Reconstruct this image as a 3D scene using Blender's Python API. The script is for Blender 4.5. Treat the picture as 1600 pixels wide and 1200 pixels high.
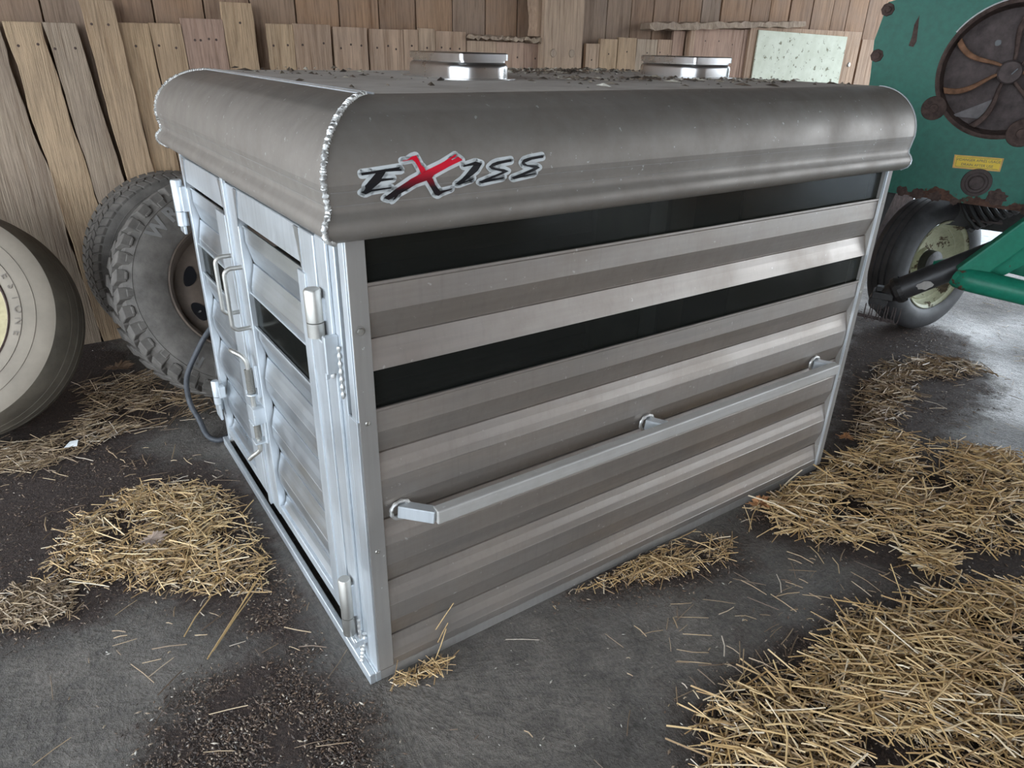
import bpy, bmesh, math, random
import numpy as np
from mathutils import Vector, Matrix
from mathutils.geometry import tessellate_polygon

random.seed(7)
rng = np.random.default_rng(11)
scene = bpy.context.scene
for o in list(bpy.data.objects):
    bpy.data.objects.remove(o)
COL = scene.collection
PI = math.pi

# ------------------------------------------------------------------ camera
cam_d = bpy.data.cameras.new('camera')
cam = bpy.data.objects.new('camera', cam_d)
COL.objects.link(cam)
cam.location = (-0.499, -1.2916, 1.5341)
cam.rotation_euler = (1.1225, -0.0223, -0.6007)
cam_d.sensor_width = 36.0
cam_d.lens = 1096.25 / 1600 * 36.0
cam_d.clip_start = 0.02
cam_d.clip_end = 400
scene.camera = cam

# ------------------------------------------------------------------ world: overcast daylight entering through the open barn sides
world = bpy.data.worlds.new('world')
scene.world = world
world.use_nodes = True
wn = world.node_tree
wn.nodes.clear()
w_out = wn.nodes.new('ShaderNodeOutputWorld')
w_bg = wn.nodes.new('ShaderNodeBackground')
w_tc = wn.nodes.new('ShaderNodeTexCoord')
w_sep = wn.nodes.new('ShaderNodeSeparateXYZ')
w_ramp = wn.nodes.new('ShaderNodeValToRGB')
w_ramp.color_ramp.elements[0].position = 0.0
w_ramp.color_ramp.elements[0].color = (0.86, 0.93, 1.0, 1)
w_ramp.color_ramp.elements[1].position = 0.7
w_ramp.color_ramp.elements[1].color = (0.72, 0.86, 1.0, 1)
wn.links.new(w_tc.outputs['Generated'], w_sep.inputs[0])
wn.links.new(w_sep.outputs['Z'], w_ramp.inputs[0])
wn.links.new(w_ramp.outputs[0], w_bg.inputs['Color'])
w_bg.inputs['Strength'].default_value = 7.4
wn.links.new(w_bg.outputs[0], w_out.inputs[0])

scene.view_settings.view_transform = 'Standard'
scene.view_settings.look = 'None'
scene.view_settings.gamma = 1.0
scene.view_settings.use_curve_mapping = False
scene.view_settings.exposure = 0.0
scene.cycles.max_bounces = 8
scene.cycles.diffuse_bounces = 5
scene.cycles.glossy_bounces = 5
scene.cycles.transparent_max_bounces = 12

# ------------------------------------------------------------------ materials
def new_mat(name):
    m = bpy.data.materials.new(name)
    m.use_nodes = True
    nt = m.node_tree
    return m, nt, nt.nodes['Principled BSDF']

def N(nt, t, **kw):
    n = nt.nodes.new(t)
    for k, v in kw.items():
        setattr(n, k, v)
    return n

def ramp(nt, src, stops):
    r = N(nt, 'ShaderNodeValToRGB')
    e = r.color_ramp.elements
    while len(e) < len(stops):
        e.new(0.5)
    for i, (p, c) in enumerate(stops):
        e[i].position = p
        e[i].color = (c[0], c[1], c[2], 1) if hasattr(c, '__len__') else (c, c, c, 1)
    nt.links.new(src, r.inputs[0])
    return r.outputs[0]

def coords(nt, scale=(1, 1, 1)):
    tc = N(nt, 'ShaderNodeTexCoord')
    mp = N(nt, 'ShaderNodeMapping')
    mp.inputs['Scale'].default_value = scale
    nt.links.new(tc.outputs['Object'], mp.inputs[0])
    return mp.outputs[0]

def noise(nt, vec, scale, detail=5, rough=0.6):
    n = N(nt, 'ShaderNodeTexNoise')
    n.inputs['Scale'].default_value = scale
    n.inputs['Detail'].default_value = detail
    n.inputs['Roughness'].default_value = rough
    nt.links.new(vec, n.inputs['Vector'])
    return n.outputs['Fac']

def mixc(nt, fac, a, b, mode='MIX'):
    m = N(nt, 'ShaderNodeMix', data_type='RGBA', blend_type=mode)
    for sock, v in ((0, fac), (6, a), (7, b)):
        if hasattr(v, 'is_linked') or hasattr(v, 'links'):
            nt.links.new(v, m.inputs[sock])
        elif sock == 0:
            m.inputs[0].default_value = v
        else:
            m.inputs[sock].default_value = (v[0], v[1], v[2], 1)
    return m.outputs[2]

def bump(nt, bsdf, h, strength=0.3, dist=0.01):
    b = N(nt, 'ShaderNodeBump')
    b.inputs['Strength'].default_value = strength
    b.inputs['Distance'].default_value = dist
    nt.links.new(h, b.inputs['Height'])
    nt.links.new(b.outputs[0], bsdf.inputs['Normal'])

def metal_mat(name, base, rough=0.35, metallic=0.9, grain=(1, 14, 14), dust=(0.33, 0.30, 0.26), dustamt=0.3, bmp=0.05, spots=True, drips=0.0):
    m, nt, b = new_mat(name)
    v = coords(nt, grain)
    n1 = noise(nt, v, 3.0, 6)
    v2 = coords(nt)
    n2 = noise(nt, v2, 5.0, 8, 0.65)
    n3 = noise(nt, v2, 60.0, 3)
    lo = tuple(c * 0.86 for c in base)
    c1 = ramp(nt, n1, [(0.3, lo), (0.7, base)])
    dm = ramp(nt, n2, [(0.42, 0.0), (0.68, dustamt)])
    c2 = mixc(nt, dm, c1, dust)
    if spots:
        sm = ramp(nt, n3, [(0.69, 0.0), (0.72, 0.5)])
        c2 = mixc(nt, sm, c2, (0.75, 0.75, 0.74))
    if drips:
        vd = coords(nt, (55, 55, 1.6))
        dn_ = ramp(nt, noise(nt, vd, 1.4, 4), [(0.52, 0.0), (0.70, drips)])
        c2 = mixc(nt, dn_, c2, (0.20, 0.17, 0.145))
    nt.links.new(c2, b.inputs['Base Color'])
    b.inputs['Metallic'].default_value = metallic
    rr = ramp(nt, n2, [(0.3, rough), (0.75, min(1, rough + 0.22))])
    nt.links.new(rr, b.inputs['Roughness'])
    bump(nt, b, n1, bmp, 0.01)
    return m

def wood_mat(name, cols, grain_scale=1.0, weather=0.4, rough=0.85, bmp=0.6):
    """grain runs along object Z; colour differs from board to board"""
    m, nt, b = new_mat(name)
    oi = N(nt, 'ShaderNodeObjectInfo')
    gi = N(nt, 'ShaderNodeNewGeometry')
    add = N(nt, 'ShaderNodeMath', operation='ADD')
    nt.links.new(oi.outputs['Random'], add.inputs[0])
    nt.links.new(gi.outputs['Random Per Island'], add.inputs[1])
    fr = N(nt, 'ShaderNodeMath', operation='FRACT')
    nt.links.new(add.outputs[0], fr.inputs[0])
    tc = N(nt, 'ShaderNodeTexCoord')
    off = N(nt, 'ShaderNodeVectorMath', operation='SCALE')
    comb = N(nt, 'ShaderNodeCombineXYZ')
    for i in range(3):
        nt.links.new(fr.outputs[0], comb.inputs[i])
    nt.links.new(comb.outputs[0], off.inputs[0])
    off.inputs['Scale'].default_value = 37.0
    ad = N(nt, 'ShaderNodeVectorMath', operation='ADD')
    nt.links.new(tc.outputs['Object'], ad.inputs[0])
    nt.links.new(off.outputs[0], ad.inputs[1])
    mp = N(nt, 'ShaderNodeMapping')
    mp.inputs['Scale'].default_value = (26 * grain_scale, 26 * grain_scale, 1.1)
    nt.links.new(ad.outputs[0], mp.inputs[0])
    n1 = noise(nt, mp.outputs[0], 1.6, 8, 0.62)
    mp2 = N(nt, 'ShaderNodeMapping')
    mp2.inputs['Scale'].default_value = (90 * grain_scale, 90, 3)
    nt.links.new(ad.outputs[0], mp2.inputs[0])
    n2 = noise(nt, mp2.outputs[0], 2.0, 4, 0.7)
    n3 = noise(nt, ad.outputs[0], 4.0, 5, 0.6)
    st = [(i / (len(cols) - 1), c) for i, c in enumerate(cols)]
    base = ramp(nt, fr.outputs[0], st)
    g = ramp(nt, n1, [(0.3, (0.60, 0.52, 0.46)), (0.5, (1.0, 0.95, 0.91)), (0.7, (1.16, 1.09, 1.03))])
    c = mixc(nt, 1.0, base, g, 'MULTIPLY')
    fg = ramp(nt, n2, [(0.35, 0.62), (0.55, 1.05)])
    c = mixc(nt, 0.8, c, fg, 'MULTIPLY')
    wm = ramp(nt, n3, [(0.4, 0.0), (0.7, weather)])
    c = mixc(nt, wm, c, (0.24, 0.18, 0.145))
    nt.links.new(c, b.inputs['Base Color'])
    b.inputs['Roughness'].default_value = rough
    b.inputs['Specular IOR Level'].default_value = 0.2
    hm = N(nt, 'ShaderNodeMath', operation='ADD')
    nt.links.new(n1, hm.inputs[0]); nt.links.new(n2, hm.inputs[1])
    bump(nt, b, hm.outputs[0], bmp, 0.006)
    return m

def plain_mat(name, col, rough=0.6, metallic=0.0, var=0.15, scale=12, bmp=0.1, spec=0.5):
    m, nt, b = new_mat(name)
    v = coords(nt)
    n = noise(nt, v, scale, 6, 0.65)
    c = ramp(nt, n, [(0.3, tuple(x * (1 - var) for x in col)), (0.7, tuple(min(1, x * (1 + var)) for x in col))])
    nt.links.new(c, b.inputs['Base Color'])
    b.inputs['Roughness'].default_value = rough
    b.inputs['Metallic'].default_value = metallic
    b.inputs['Specular IOR Level'].default_value = spec
    if bmp:
        bump(nt, b, n, bmp, 0.01)
    return m

def painted_mat(name, paint, rust, edge_z=None, rustlevel=0.62, scale=5.0):
    m, nt, b = new_mat(name)
    v = coords(nt)
    n = noise(nt, v, scale, 9, 0.68)
    nf = noise(nt, v, 40, 4, 0.6)
    pc = ramp(nt, nf, [(0.3, tuple(x * 0.85 for x in paint)), (0.7, tuple(x * 1.1 for x in paint))])
    rc = ramp(nt, nf, [(0.3, tuple(x * 0.5 for x in rust)), (0.65, tuple(x * 1.3 for x in rust))])
    src = n
    if edge_z is not None:
        sp = N(nt, 'ShaderNodeSeparateXYZ')
        nt.links.new(v, sp.inputs[0])
        mr = N(nt, 'ShaderNodeMapRange')
        mr.inputs['From Min'].default_value = edge_z
        mr.inputs['From Max'].default_value = edge_z + 0.075
        mr.inputs['To Min'].default_value = 0.30
        mr.inputs['To Max'].default_value = 0.0
        nt.links.new(sp.outputs['Z'], mr.inputs[0])
        ad = N(nt, 'ShaderNodeMath', operation='ADD')
        nt.links.new(n, ad.inputs[0]); nt.links.new(mr.outputs[0], ad.inputs[1])
        src = ad.outputs[0]
    mask = ramp(nt, src, [(rustlevel, 0.0), (rustlevel + 0.02, 1.0)])
    c = mixc(nt, mask, pc, rc)
    nt.links.new(c, b.inputs['Base Color'])
    rr = ramp(nt, mask, [(0, 0.42), (1, 0.9)])
    nt.links.new(rr, b.inputs['Roughness'])
    bump(nt, b, mask, 0.15, 0.003)
    b.inputs['Specular IOR Level'].default_value = 0.3
    return m

M = {}
M['alu_side'] = metal_mat('aluminium side', (0.475, 0.435, 0.40), 0.36, 0.86, (0.6, 10, 16), dust=(0.36, 0.30, 0.25), dustamt=0.45, bmp=0.008, drips=0.10)
M['alu_door'] = metal_mat('aluminium door', (0.63, 0.665, 0.70), 0.27, 0.93, (14, 1, 20), dustamt=0.14, bmp=0.008)
M['alu_frame'] = metal_mat('aluminium frame', (0.69, 0.725, 0.755), 0.40, 0.85, (20, 20, 1), dustamt=0.1, bmp=0.03)
M['alu_trim'] = metal_mat('aluminium corner trim', (0.36, 0.34, 0.32), 0.5, 0.6, (20, 20, 1), dustamt=0.3, bmp=0.03)
M['alu_roof'] = metal_mat('dusty aluminium roof', (0.335, 0.305, 0.275), 0.42, 0.62, (0.8, 4, 4), dust=(0.20, 0.17, 0.145), dustamt=0.55, bmp=0.01)
M['alu_rooftop'] = metal_mat('dusty roof top', (0.60, 0.55, 0.50), 0.6, 0.1, (2, 2, 2), dust=(0.34, 0.29, 0.25), dustamt=0.6, bmp=0.1)
M['alu_vent'] = metal_mat('bare aluminium vent', (0.66, 0.66, 0.66), 0.22, 1.0, (4, 4, 4), dustamt=0.1, bmp=0.02)
M['weld'] = metal_mat('bright weld bead', (0.72, 0.71, 0.69), 0.42, 0.9, (30, 30, 30), dustamt=0.3, bmp=0.1)
M['alu_rail'] = metal_mat('grab rail aluminium', (0.60, 0.585, 0.56), 0.48, 0.55, (1, 20, 20), dustamt=0.35, bmp=0.02)
M['steel'] = metal_mat('zinc plated steel', (0.55, 0.53, 0.49), 0.40, 1.0, (10, 10, 10), dustamt=0.3, bmp=0.03)
M['wood_new'] = wood_mat('weathered oak board', [(0.40, 0.29, 0.205), (0.44, 0.32, 0.235), (0.38, 0.275, 0.20), (0.46, 0.345, 0.25), (0.41, 0.31, 0.23)], 1.0, 0.30)
M['wood_rough'] = wood_mat('rough sawn oak board', [(0.46, 0.335, 0.215), (0.42, 0.305, 0.20), (0.48, 0.36, 0.24)], 0.8, 0.22, bmp=0.9)
M['wood_grey'] = wood_mat('grey silvered board', [(0.38, 0.305, 0.235), (0.35, 0.28, 0.215), (0.40, 0.325, 0.25)], 1.0, 0.4, bmp=0.8)
M['wood_red'] = wood_mat('reddish brown board', [(0.40, 0.28, 0.215), (0.37, 0.255, 0.20), (0.42, 0.30, 0.23)], 0.6, 0.25, bmp=0.3)
M['wood_siding'] = wood_mat('barn siding', [(0.29, 0.19, 0.125), (0.25, 0.17, 0.12), (0.34, 0.22, 0.14), (0.26, 0.20, 0.155), (0.31, 0.205, 0.14)], 0.7, 0.4, bmp=0.3)
M['wood_dark'] = wood_mat('dark barn timber', [(0.10, 0.07, 0.05), (0.13, 0.09, 0.06)], 1.0, 0.4)
M['rubber_at'] = plain_mat('dusty black tyre rubber', (0.115, 0.102, 0.09), 0.75, 0, 0.35, 14, 0.3, 0.35)
M['rubber_tan'] = plain_mat('tan dusty tyre rubber', (0.245, 0.205, 0.16), 0.70, 0, 0.16, 5, 0.15, 0.35)
M['rubber_tan_dk'] = plain_mat('dusty tread rubber', (0.14, 0.118, 0.09), 0.8, 0, 0.25, 9, 0.25, 0.3)
M['rubber_letter'] = plain_mat('raised tyre lettering', (0.17, 0.16, 0.15), 0.7, 0, 0.2, 20, 0.1, 0.35)
M['rubber_faint'] = plain_mat('faint tyre lettering', (0.20, 0.17, 0.14), 0.7, 0, 0.2, 20, 0.1, 0.35)
M['rubber_blk'] = plain_mat('black tyre rubber', (0.055, 0.055, 0.058), 0.55, 0, 0.3, 14, 0.1, 0.5)
M['rubber_hose'] = plain_mat('black hose rubber', (0.045, 0.048, 0.055), 0.55, 0, 0.3, 40, 0.4, 0.5)
M['old_tin'] = plain_mat('dull grey tin', (0.17, 0.155, 0.155), 0.7, 0.3, 0.25, 20, 0.2)
M['rim_rust'] = plain_mat('brown rusty rim', (0.115, 0.085, 0.065), 0.7, 0.2, 0.3, 10, 0.2)
M['rim_cream'] = painted_mat('cream painted rim', (0.42, 0.42, 0.29), (0.10, 0.075, 0.05), None, 0.56, 9)
M['rim_yellow'] = painted_mat('yellow painted rim', (0.40, 0.34, 0.20), (0.12, 0.06, 0.04), None, 0.6, 9)
M['rust'] = plain_mat('dark flaky rust', (0.085, 0.058, 0.05), 0.9, 0.1, 0.5, 30, 0.6, 0.3)
M['rust_orange'] = plain_mat('orange rust', (0.20, 0.105, 0.062), 0.9, 0.1, 0.4, 30, 0.5, 0.3)
M['rust_grey'] = plain_mat('grey rusty casting', (0.10, 0.08, 0.077), 0.85, 0.2, 0.35, 22, 0.4, 0.3)
M['green'] = painted_mat('green machine paint', (0.010, 0.135, 0.093), (0.10, 0.055, 0.04), 0.88, 0.70, 6)
M['green_bar'] = painted_mat('worn green drawbar paint', (0.014, 0.20, 0.125), (0.11, 0.05, 0.035), None, 0.60, 7)
M['black_paint'] = plain_mat('black shaft guard', (0.035, 0.034, 0.036), 0.45, 0, 0.3, 20, 0.1, 0.5)
M['grease'] = plain_mat('greasy black iron', (0.018, 0.017, 0.017), 0.5, 0, 0.4, 40, 0.4, 0.5)
M['black'] = plain_mat('black print', (0.008, 0.008, 0.01), 0.35, 0, 0.1, 10, 0)
M['white_sticker'] = plain_mat('white sticker vinyl', (0.58, 0.60, 0.60), 0.4, 0, 0.05, 20, 0)
M['yellow_sticker'] = plain_mat('yellow sticker vinyl', (0.80, 0.56, 0.02), 0.5, 0, 0.06, 20, 0)
M['orange_edge'] = plain_mat('faded orange sticker edge', (0.62, 0.36, 0.10), 0.6, 0, 0.2, 30, 0)
M['paper'] = plain_mat('white paper', (0.8, 0.8, 0.78), 0.8, 0, 0.1, 30, 0)
M['leaf'] = plain_mat('dry brown leaf', (0.30, 0.22, 0.17), 0.8, 0, 0.25, 60, 0.3)
M['leaf_dark'] = plain_mat('dark brown leaf', (0.14, 0.085, 0.05), 0.8, 0, 0.3, 60, 0.3)
M['leaf_orange'] = plain_mat('orange brown leaf', (0.36, 0.17, 0.07), 0.8, 0, 0.3, 60, 0.3)
M['inside'] = plain_mat('dull box interior', (0.16, 0.165, 0.16), 0.6, 0.3, 0.2, 8, 0.1)
M['inside_olive'] = plain_mat('olive straw view sheet', (0.17, 0.18, 0.13), 0.6, 0.1, 0.3, 8, 0.1)
M['gravel'] = plain_mat('pale gravel', (0.33, 0.335, 0.34), 0.9, 0, 0.4, 18, 0.4)

# whitewashed chipped board
m, nt, b = new_mat('flaking whitewash')
v = coords(nt)
n1 = noise(nt, v, 22, 6, 0.7); n2 = noise(nt, v, 7, 5, 0.6)
mk = ramp(nt, n1, [(0.60, 0.0), (0.625, 1.0)])
wc = ramp(nt, n2, [(0.35, (0.60, 0.61, 0.50)), (0.65, (0.50, 0.51, 0.40))])
nt.links.new(mixc(nt, mk, wc, (0.17, 0.16, 0.10)), b.inputs['Base Color'])
b.inputs['Roughness'].default_value = 0.8
M['whitewash'] = m

# red to black print of the big letter
m, nt, b = new_mat('red to black print')
v = coords(nt)
sp = N(nt, 'ShaderNodeSeparateXYZ'); nt.links.new(v, sp.inputs[0])
mr = N(nt, 'ShaderNodeMapRange')
mr.inputs['From Min'].default_value = 1.283; mr.inputs['From Max'].default_value = 1.318
nt.links.new(sp.outputs['Z'], mr.inputs[0])
nt.links.new(ramp(nt, mr.outputs[0], [(0, (0.01, 0.006, 0.008)), (0.55, (0.25, 0.0, 0.012)), (1, (0.62, 0.004, 0.025))]), b.inputs['Base Color'])
b.inputs['Roughness'].default_value = 0.4
M['redblack'] = m

# smoked acrylic pane
m, nt, b = new_mat('smoked acrylic pane')
b.inputs['Base Color'].default_value = (0.022, 0.023, 0.021, 1)
b.inputs['Roughness'].default_value = 0.12
tr = N(nt, 'ShaderNodeBsdfTransparent'); tr.inputs['Color'].default_value = (0.62, 0.64, 0.60, 1)
mx = N(nt, 'ShaderNodeMixShader'); mx.inputs[0].default_value = 0.62
out = nt.nodes['Material Output']
nt.links.new(b.outputs[0], mx.inputs[1]); nt.links.new(tr.outputs[0], mx.inputs[2]); nt.links.new(mx.outputs[0], out.inputs['Surface'])
M['pane'] = m

# straw, colour differs straw by straw
def straw_mat(name, stops):
    m, nt, b = new_mat(name)
    gi = N(nt, 'ShaderNodeNewGeometry')
    nt.links.new(ramp(nt, gi.outputs['Random Per Island'], stops), b.inputs['Base Color'])
    b.inputs['Roughness'].default_value = 0.55
    return m
M['straw'] = straw_mat('golden straw', [(0.0, (0.20, 0.12, 0.05)), (0.25, (0.36, 0.22, 0.09)), (0.55, (0.50, 0.33, 0.14)), (0.85, (0.60, 0.43, 0.22)), (1.0, (0.62, 0.52, 0.38))])
M['straw_dull'] = straw_mat('old straw', [(0.0, (0.10, 0.06, 0.035)), (0.4, (0.24, 0.16, 0.09)), (0.8, (0.42, 0.30, 0.17)), (1.0, (0.55, 0.47, 0.38))])
M['chaff'] = straw_mat('crumbled chaff', [(0.0, (0.03, 0.02, 0.014)), (0.6, (0.075, 0.045, 0.03)), (0.9, (0.16, 0.10, 0.06)), (0.98, (0.42, 0.33, 0.24)), (1.0, (0.6, 0.56, 0.5))])
M['droppings'] = straw_mat('dust and seed litter', [(0.0, (0.035, 0.027, 0.02)), (0.6, (0.16, 0.12, 0.09)), (0.85, (0.38, 0.33, 0.26)), (1.0, (0.6, 0.57, 0.5))])

# floor: worn concrete, dirt mask from a colour attribute, damp patches
m, nt, b = new_mat('damp concrete floor')
v = coords(nt)
n1 = noise(nt, v, 1.6, 9, 0.62); n2 = noise(nt, v, 9, 8, 0.7); n3 = noise(nt, v, 70, 5, 0.7); n4 = noise(nt, v, 0.7, 4, 0.5)
base = ramp(nt, n1, [(0.3, (0.078, 0.066, 0.055)), (0.5, (0.130, 0.112, 0.095)), (0.7, (0.205, 0.178, 0.150))])
f2 = ramp(nt, n2, [(0.3, 0.55), (0.52, 1.0), (0.7, 1.35)])
base = mixc(nt, 1.0, base, f2, 'MULTIPLY')
f3 = ramp(nt, n3, [(0.32, 0.55), (0.5, 1.0), (0.72, 1.5)])
base = mixc(nt, 0.8, base, f3, 'MULTIPLY')
at = N(nt, 'ShaderNodeAttribute', attribute_name='dirt')
dn = N(nt, 'ShaderNodeMath', operation='MULTIPLY_ADD')
nt.links.new(n2, dn.inputs[0]); dn.inputs[1].default_value = 2.0
sb = N(nt, 'ShaderNodeMath', operation='SUBTRACT'); nt.links.new(at.outputs['Fac'], sb.inputs[0]); sb.inputs[1].default_value = 0.95
nt.links.new(sb.outputs[0], dn.inputs[2])
dm = ramp(nt, dn.outputs[0], [(0.25, 0.0), (0.85, 1.0)])
dirt = ramp(nt, n3, [(0.3, (0.022, 0.014, 0.011)), (0.6, (0.058, 0.036, 0.027)), (0.75, (0.11, 0.075, 0.052))])
col = mixc(nt, dm, base, dirt)
# cracks
vo = N(nt, 'ShaderNodeTexVoronoi', feature='DISTANCE_TO_EDGE')
wv = N(nt, 'ShaderNodeVectorMath', operation='ADD')
nn = N(nt, 'ShaderNodeTexNoise'); nn.inputs['Scale'].default_value = 3.0; nn.inputs['Detail'].default_value = 6
nt.links.new(v, nn.inputs['Vector'])
sc = N(nt, 'ShaderNodeVectorMath', operation='SCALE'); nt.links.new(nn.outputs['Color'], sc.inputs[0]); sc.inputs['Scale'].default_value = 0.5
nt.links.new(v, wv.inputs[0]); nt.links.new(sc.outputs[0], wv.inputs[1])
nt.links.new(wv.outputs[0], vo.inputs['Vector']); vo.inputs['Scale'].default_value = 0.55
ck = ramp(nt, vo.outputs['Distance'], [(0.0, 0.75), (0.004, 1.0)])
col = mixc(nt, 1.0, col, ck, 'MULTIPLY')
nt.links.new(col, b.inputs['Base Color'])
ra = ramp(nt, n4, [(0.42, 0.42), (0.6, 0.8)])
rb = mixc(nt, dm, ra, (0.9, 0.9, 0.9))
nt.links.new(rb, b.inputs['Roughness'])
hh = N(nt, 'ShaderNodeMath', operation='MULTIPLY_ADD'); nt.links.new(n3, hh.inputs[0]); hh.inputs[1].default_value = 0.35; nt.links.new(n2, hh.inputs[2])
bump(nt, b, hh.outputs[0], 1.0, 0.035)
M['floor'] = m

# ------------------------------------------------------------------ mesh builder
class MB:
    def __init__(s):
        s.v = []; s.f = []; s.mi = []; s.cur = 0
    def add(s, vs, fs):
        o = len(s.v)
        s.v += [tuple(p) for p in vs]
        for f in fs:
            s.f.append(tuple(i + o for i in f)); s.mi.append(s.cur)
    def box(s, a, b_):
        x0, y0, z0 = [min(a[i], b_[i]) for i in range(3)]; x1, y1, z1 = [max(a[i], b_[i]) for i in range(3)]
        s.add([(x0, y0, z0), (x1, y0, z0), (x1, y1, z0), (x0, y1, z0), (x0, y0, z1), (x1, y0, z1), (x1, y1, z1), (x0, y1, z1)],
              [(0, 3, 2, 1), (4, 5, 6, 7), (0, 1, 5, 4), (1, 2, 6, 5), (2, 3, 7, 6), (3, 0, 4, 7)])
        return s
    def obox(s, c, ax, h):
        """oriented box: centre, three unit axes, half sizes"""
        c = Vector(c); ax = [Vector(a) for a in ax]
        vs = []
        for k in (-1, 1):
            for i, j in ((-1, -1), (1, -1), (1, 1), (-1, 1)):
                vs.append(c + ax[0] * h[0] * i + ax[1] * h[1] * j + ax[2] * h[2] * k)
        s.add(vs, [(0, 3, 2, 1), (4, 5, 6, 7), (0, 1, 5, 4), (1, 2, 6, 5), (2, 3, 7, 6), (3, 0, 4, 7)])
        return s
    def bar(s, a, b_, w, h, up=(0, 0, 1)):
        a = Vector(a); b_ = Vector(b_); d = b_ - a; L = d.length; d.normalize()
        u = d.cross(Vector(up)).normalized(); w2 = u.cross(d).normalized()
        return s.obox((a + b_) / 2, (d, u, w2), (L / 2, w / 2, h / 2))
    def extrude(s, poly, d, cap=True):
        """poly list of 3D pts, extruded by vector d"""
        n = len(poly); P = [Vector(p) for p in poly]; d = Vector(d)
        fs = [(i, (i + 1) % n, (i + 1) % n + n, i + n) for i in range(n)]
        if cap:
            for t in tessellate_polygon([P]):
                fs.append((t[0], t[1], t[2])); fs.append((t[0] + n, t[1] + n, t[2] + n))
        s.add(P + [p + d for p in P], fs)
        return s
    def tube(s, pts, r, n=12, cap=True):
        P = [Vector(p) for p in pts]; R_ = r if hasattr(r, '__len__') else [r] * len(P)
        vs = []; fs = []
        t0 = (P[1] - P[0]).normalized()
        u = t0.orthogonal().normalized()
        for i, p in enumerate(P):
            t = (P[min(i + 1, len(P) - 1)] - P[max(i - 1, 0)]).normalized()
            u = (u - t * u.dot(t)).normalized(); w = t.cross(u)
            for k in range(n):
                a = 2 * PI * k / n
                vs.append(p + (u * math.cos(a) + w * math.sin(a)) * R_[i])
        for i in range(len(P) - 1):
            for k in range(n):
                fs.append((i * n + k, i * n + (k + 1) % n, (i + 1) * n + (k + 1) % n, (i + 1) * n + k))
        if cap:
            fs.append(tuple(range(n))[::-1]); fs.append(tuple((len(P) - 1) * n + k for k in range(n)))
        s.add(vs, fs)
        return s
    def lathe(s, c, n_, prof, seg=72, closed=False, a0=0, a1=2 * PI):
        """prof: (r, h) pairs about axis n_ through c"""
        c = Vector(c); n_ = Vector(n_).normalized()
        u = Vector((0, 0, 1)).cross(n_)
        u = u.normalized() if u.length > 1e-4 else Vector((1, 0, 0))
        w = n_.cross(u); full = abs(a1 - a0 - 2 * PI) < 1e-6
        ns = seg if full else seg + 1
        vs = []; m_ = len(prof)
        for k in range(ns):
            a = a0 + (a1 - a0) * k / seg
            e = u * math.cos(a) + w * math.sin(a)
            for r, h in prof:
                vs.append(c + e * r + n_ * h)
        fs = []
        for k in range(seg):
            k2 = (k + 1) % ns
            for i in range(m_ - 1 + (1 if closed else 0)):
                j = (i + 1) % m_
                fs.append((k * m_ + i, k2 * m_ + i, k2 * m_ + j, k * m_ + j))
        s.add(vs, fs)
        return s
    def build(s, name, mats, parent=None, smooth=False, bevel=0.0, loc=None, bseg=2):
        me = bpy.data.meshes.new(name)
        off = Vector((0, 0, 0))
        if parent is not None:
            p = parent
            while p is not None:
                off = off + p.location; p = p.parent
        if loc is not None:
            off = Vector(loc)
        me.from_pydata([tuple(Vector(q) - off) for q in s.v], [], s.f)
        if not isinstance(mats, (list, tuple)):
            mats = [mats]
        for mm in mats:
            me.materials.append(mm)
        if len(mats) > 1:
            me.polygons.foreach_set('material_index', s.mi)
        me.update()
        bm = bmesh.new(); bm.from_mesh(me)
        bmesh.ops.recalc_face_normals(bm, faces=bm.faces)
        bm.to_mesh(me); bm.free()
        o = bpy.data.objects.new(name, me); COL.objects.link(o)
        if parent is not None:
            o.parent = parent
        if loc is not None:
            o.location = loc
        if smooth:
            me.polygons.foreach_set('use_smooth', [True] * len(me.polygons))
            try:
                me.set_sharp_from_angle(angle=math.radians(38))
            except Exception:
                pass
        if bevel:
            md = o.modifiers.new('bevel', 'BEVEL'); md.width = bevel; md.segments = bseg; md.limit_method = 'ANGLE'; md.angle_limit = math.radians(40)
        return o

def tag(o, label=None, cat=None, group=None, kind=None):
    if label: o['label'] = label
    if cat: o['category'] = cat
    if group: o['group'] = group
    if kind: o['kind'] = kind
    return o

def empty(name, loc, label, cat, group=None):
    o = bpy.data.objects.new(name, None); COL.objects.link(o)
    o.location = loc; o.empty_display_size = 0.1
    return tag(o, label, cat, group)

def struct(o):
    o['kind'] = 'structure'; return o

def smooth_pts(pts, n=8):
    """Catmull-Rom through the points"""
    P = [Vector(p) for p in pts]; out = []
    for i in range(len(P) - 1):
        p0 = P[max(i - 1, 0)]; p1 = P[i]; p2 = P[i + 1]; p3 = P[min(i + 2, len(P) - 1)]
        for k in range(n):
            t = k / n
            out.append(0.5 * ((2 * p1) + (p2 - p0) * t + (2 * p0 - 5 * p1 + 4 * p2 - p3) * t * t + (3 * p1 - p0 - 3 * p2 + p3) * t ** 3))
    out.append(P[-1])
    return out

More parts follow.
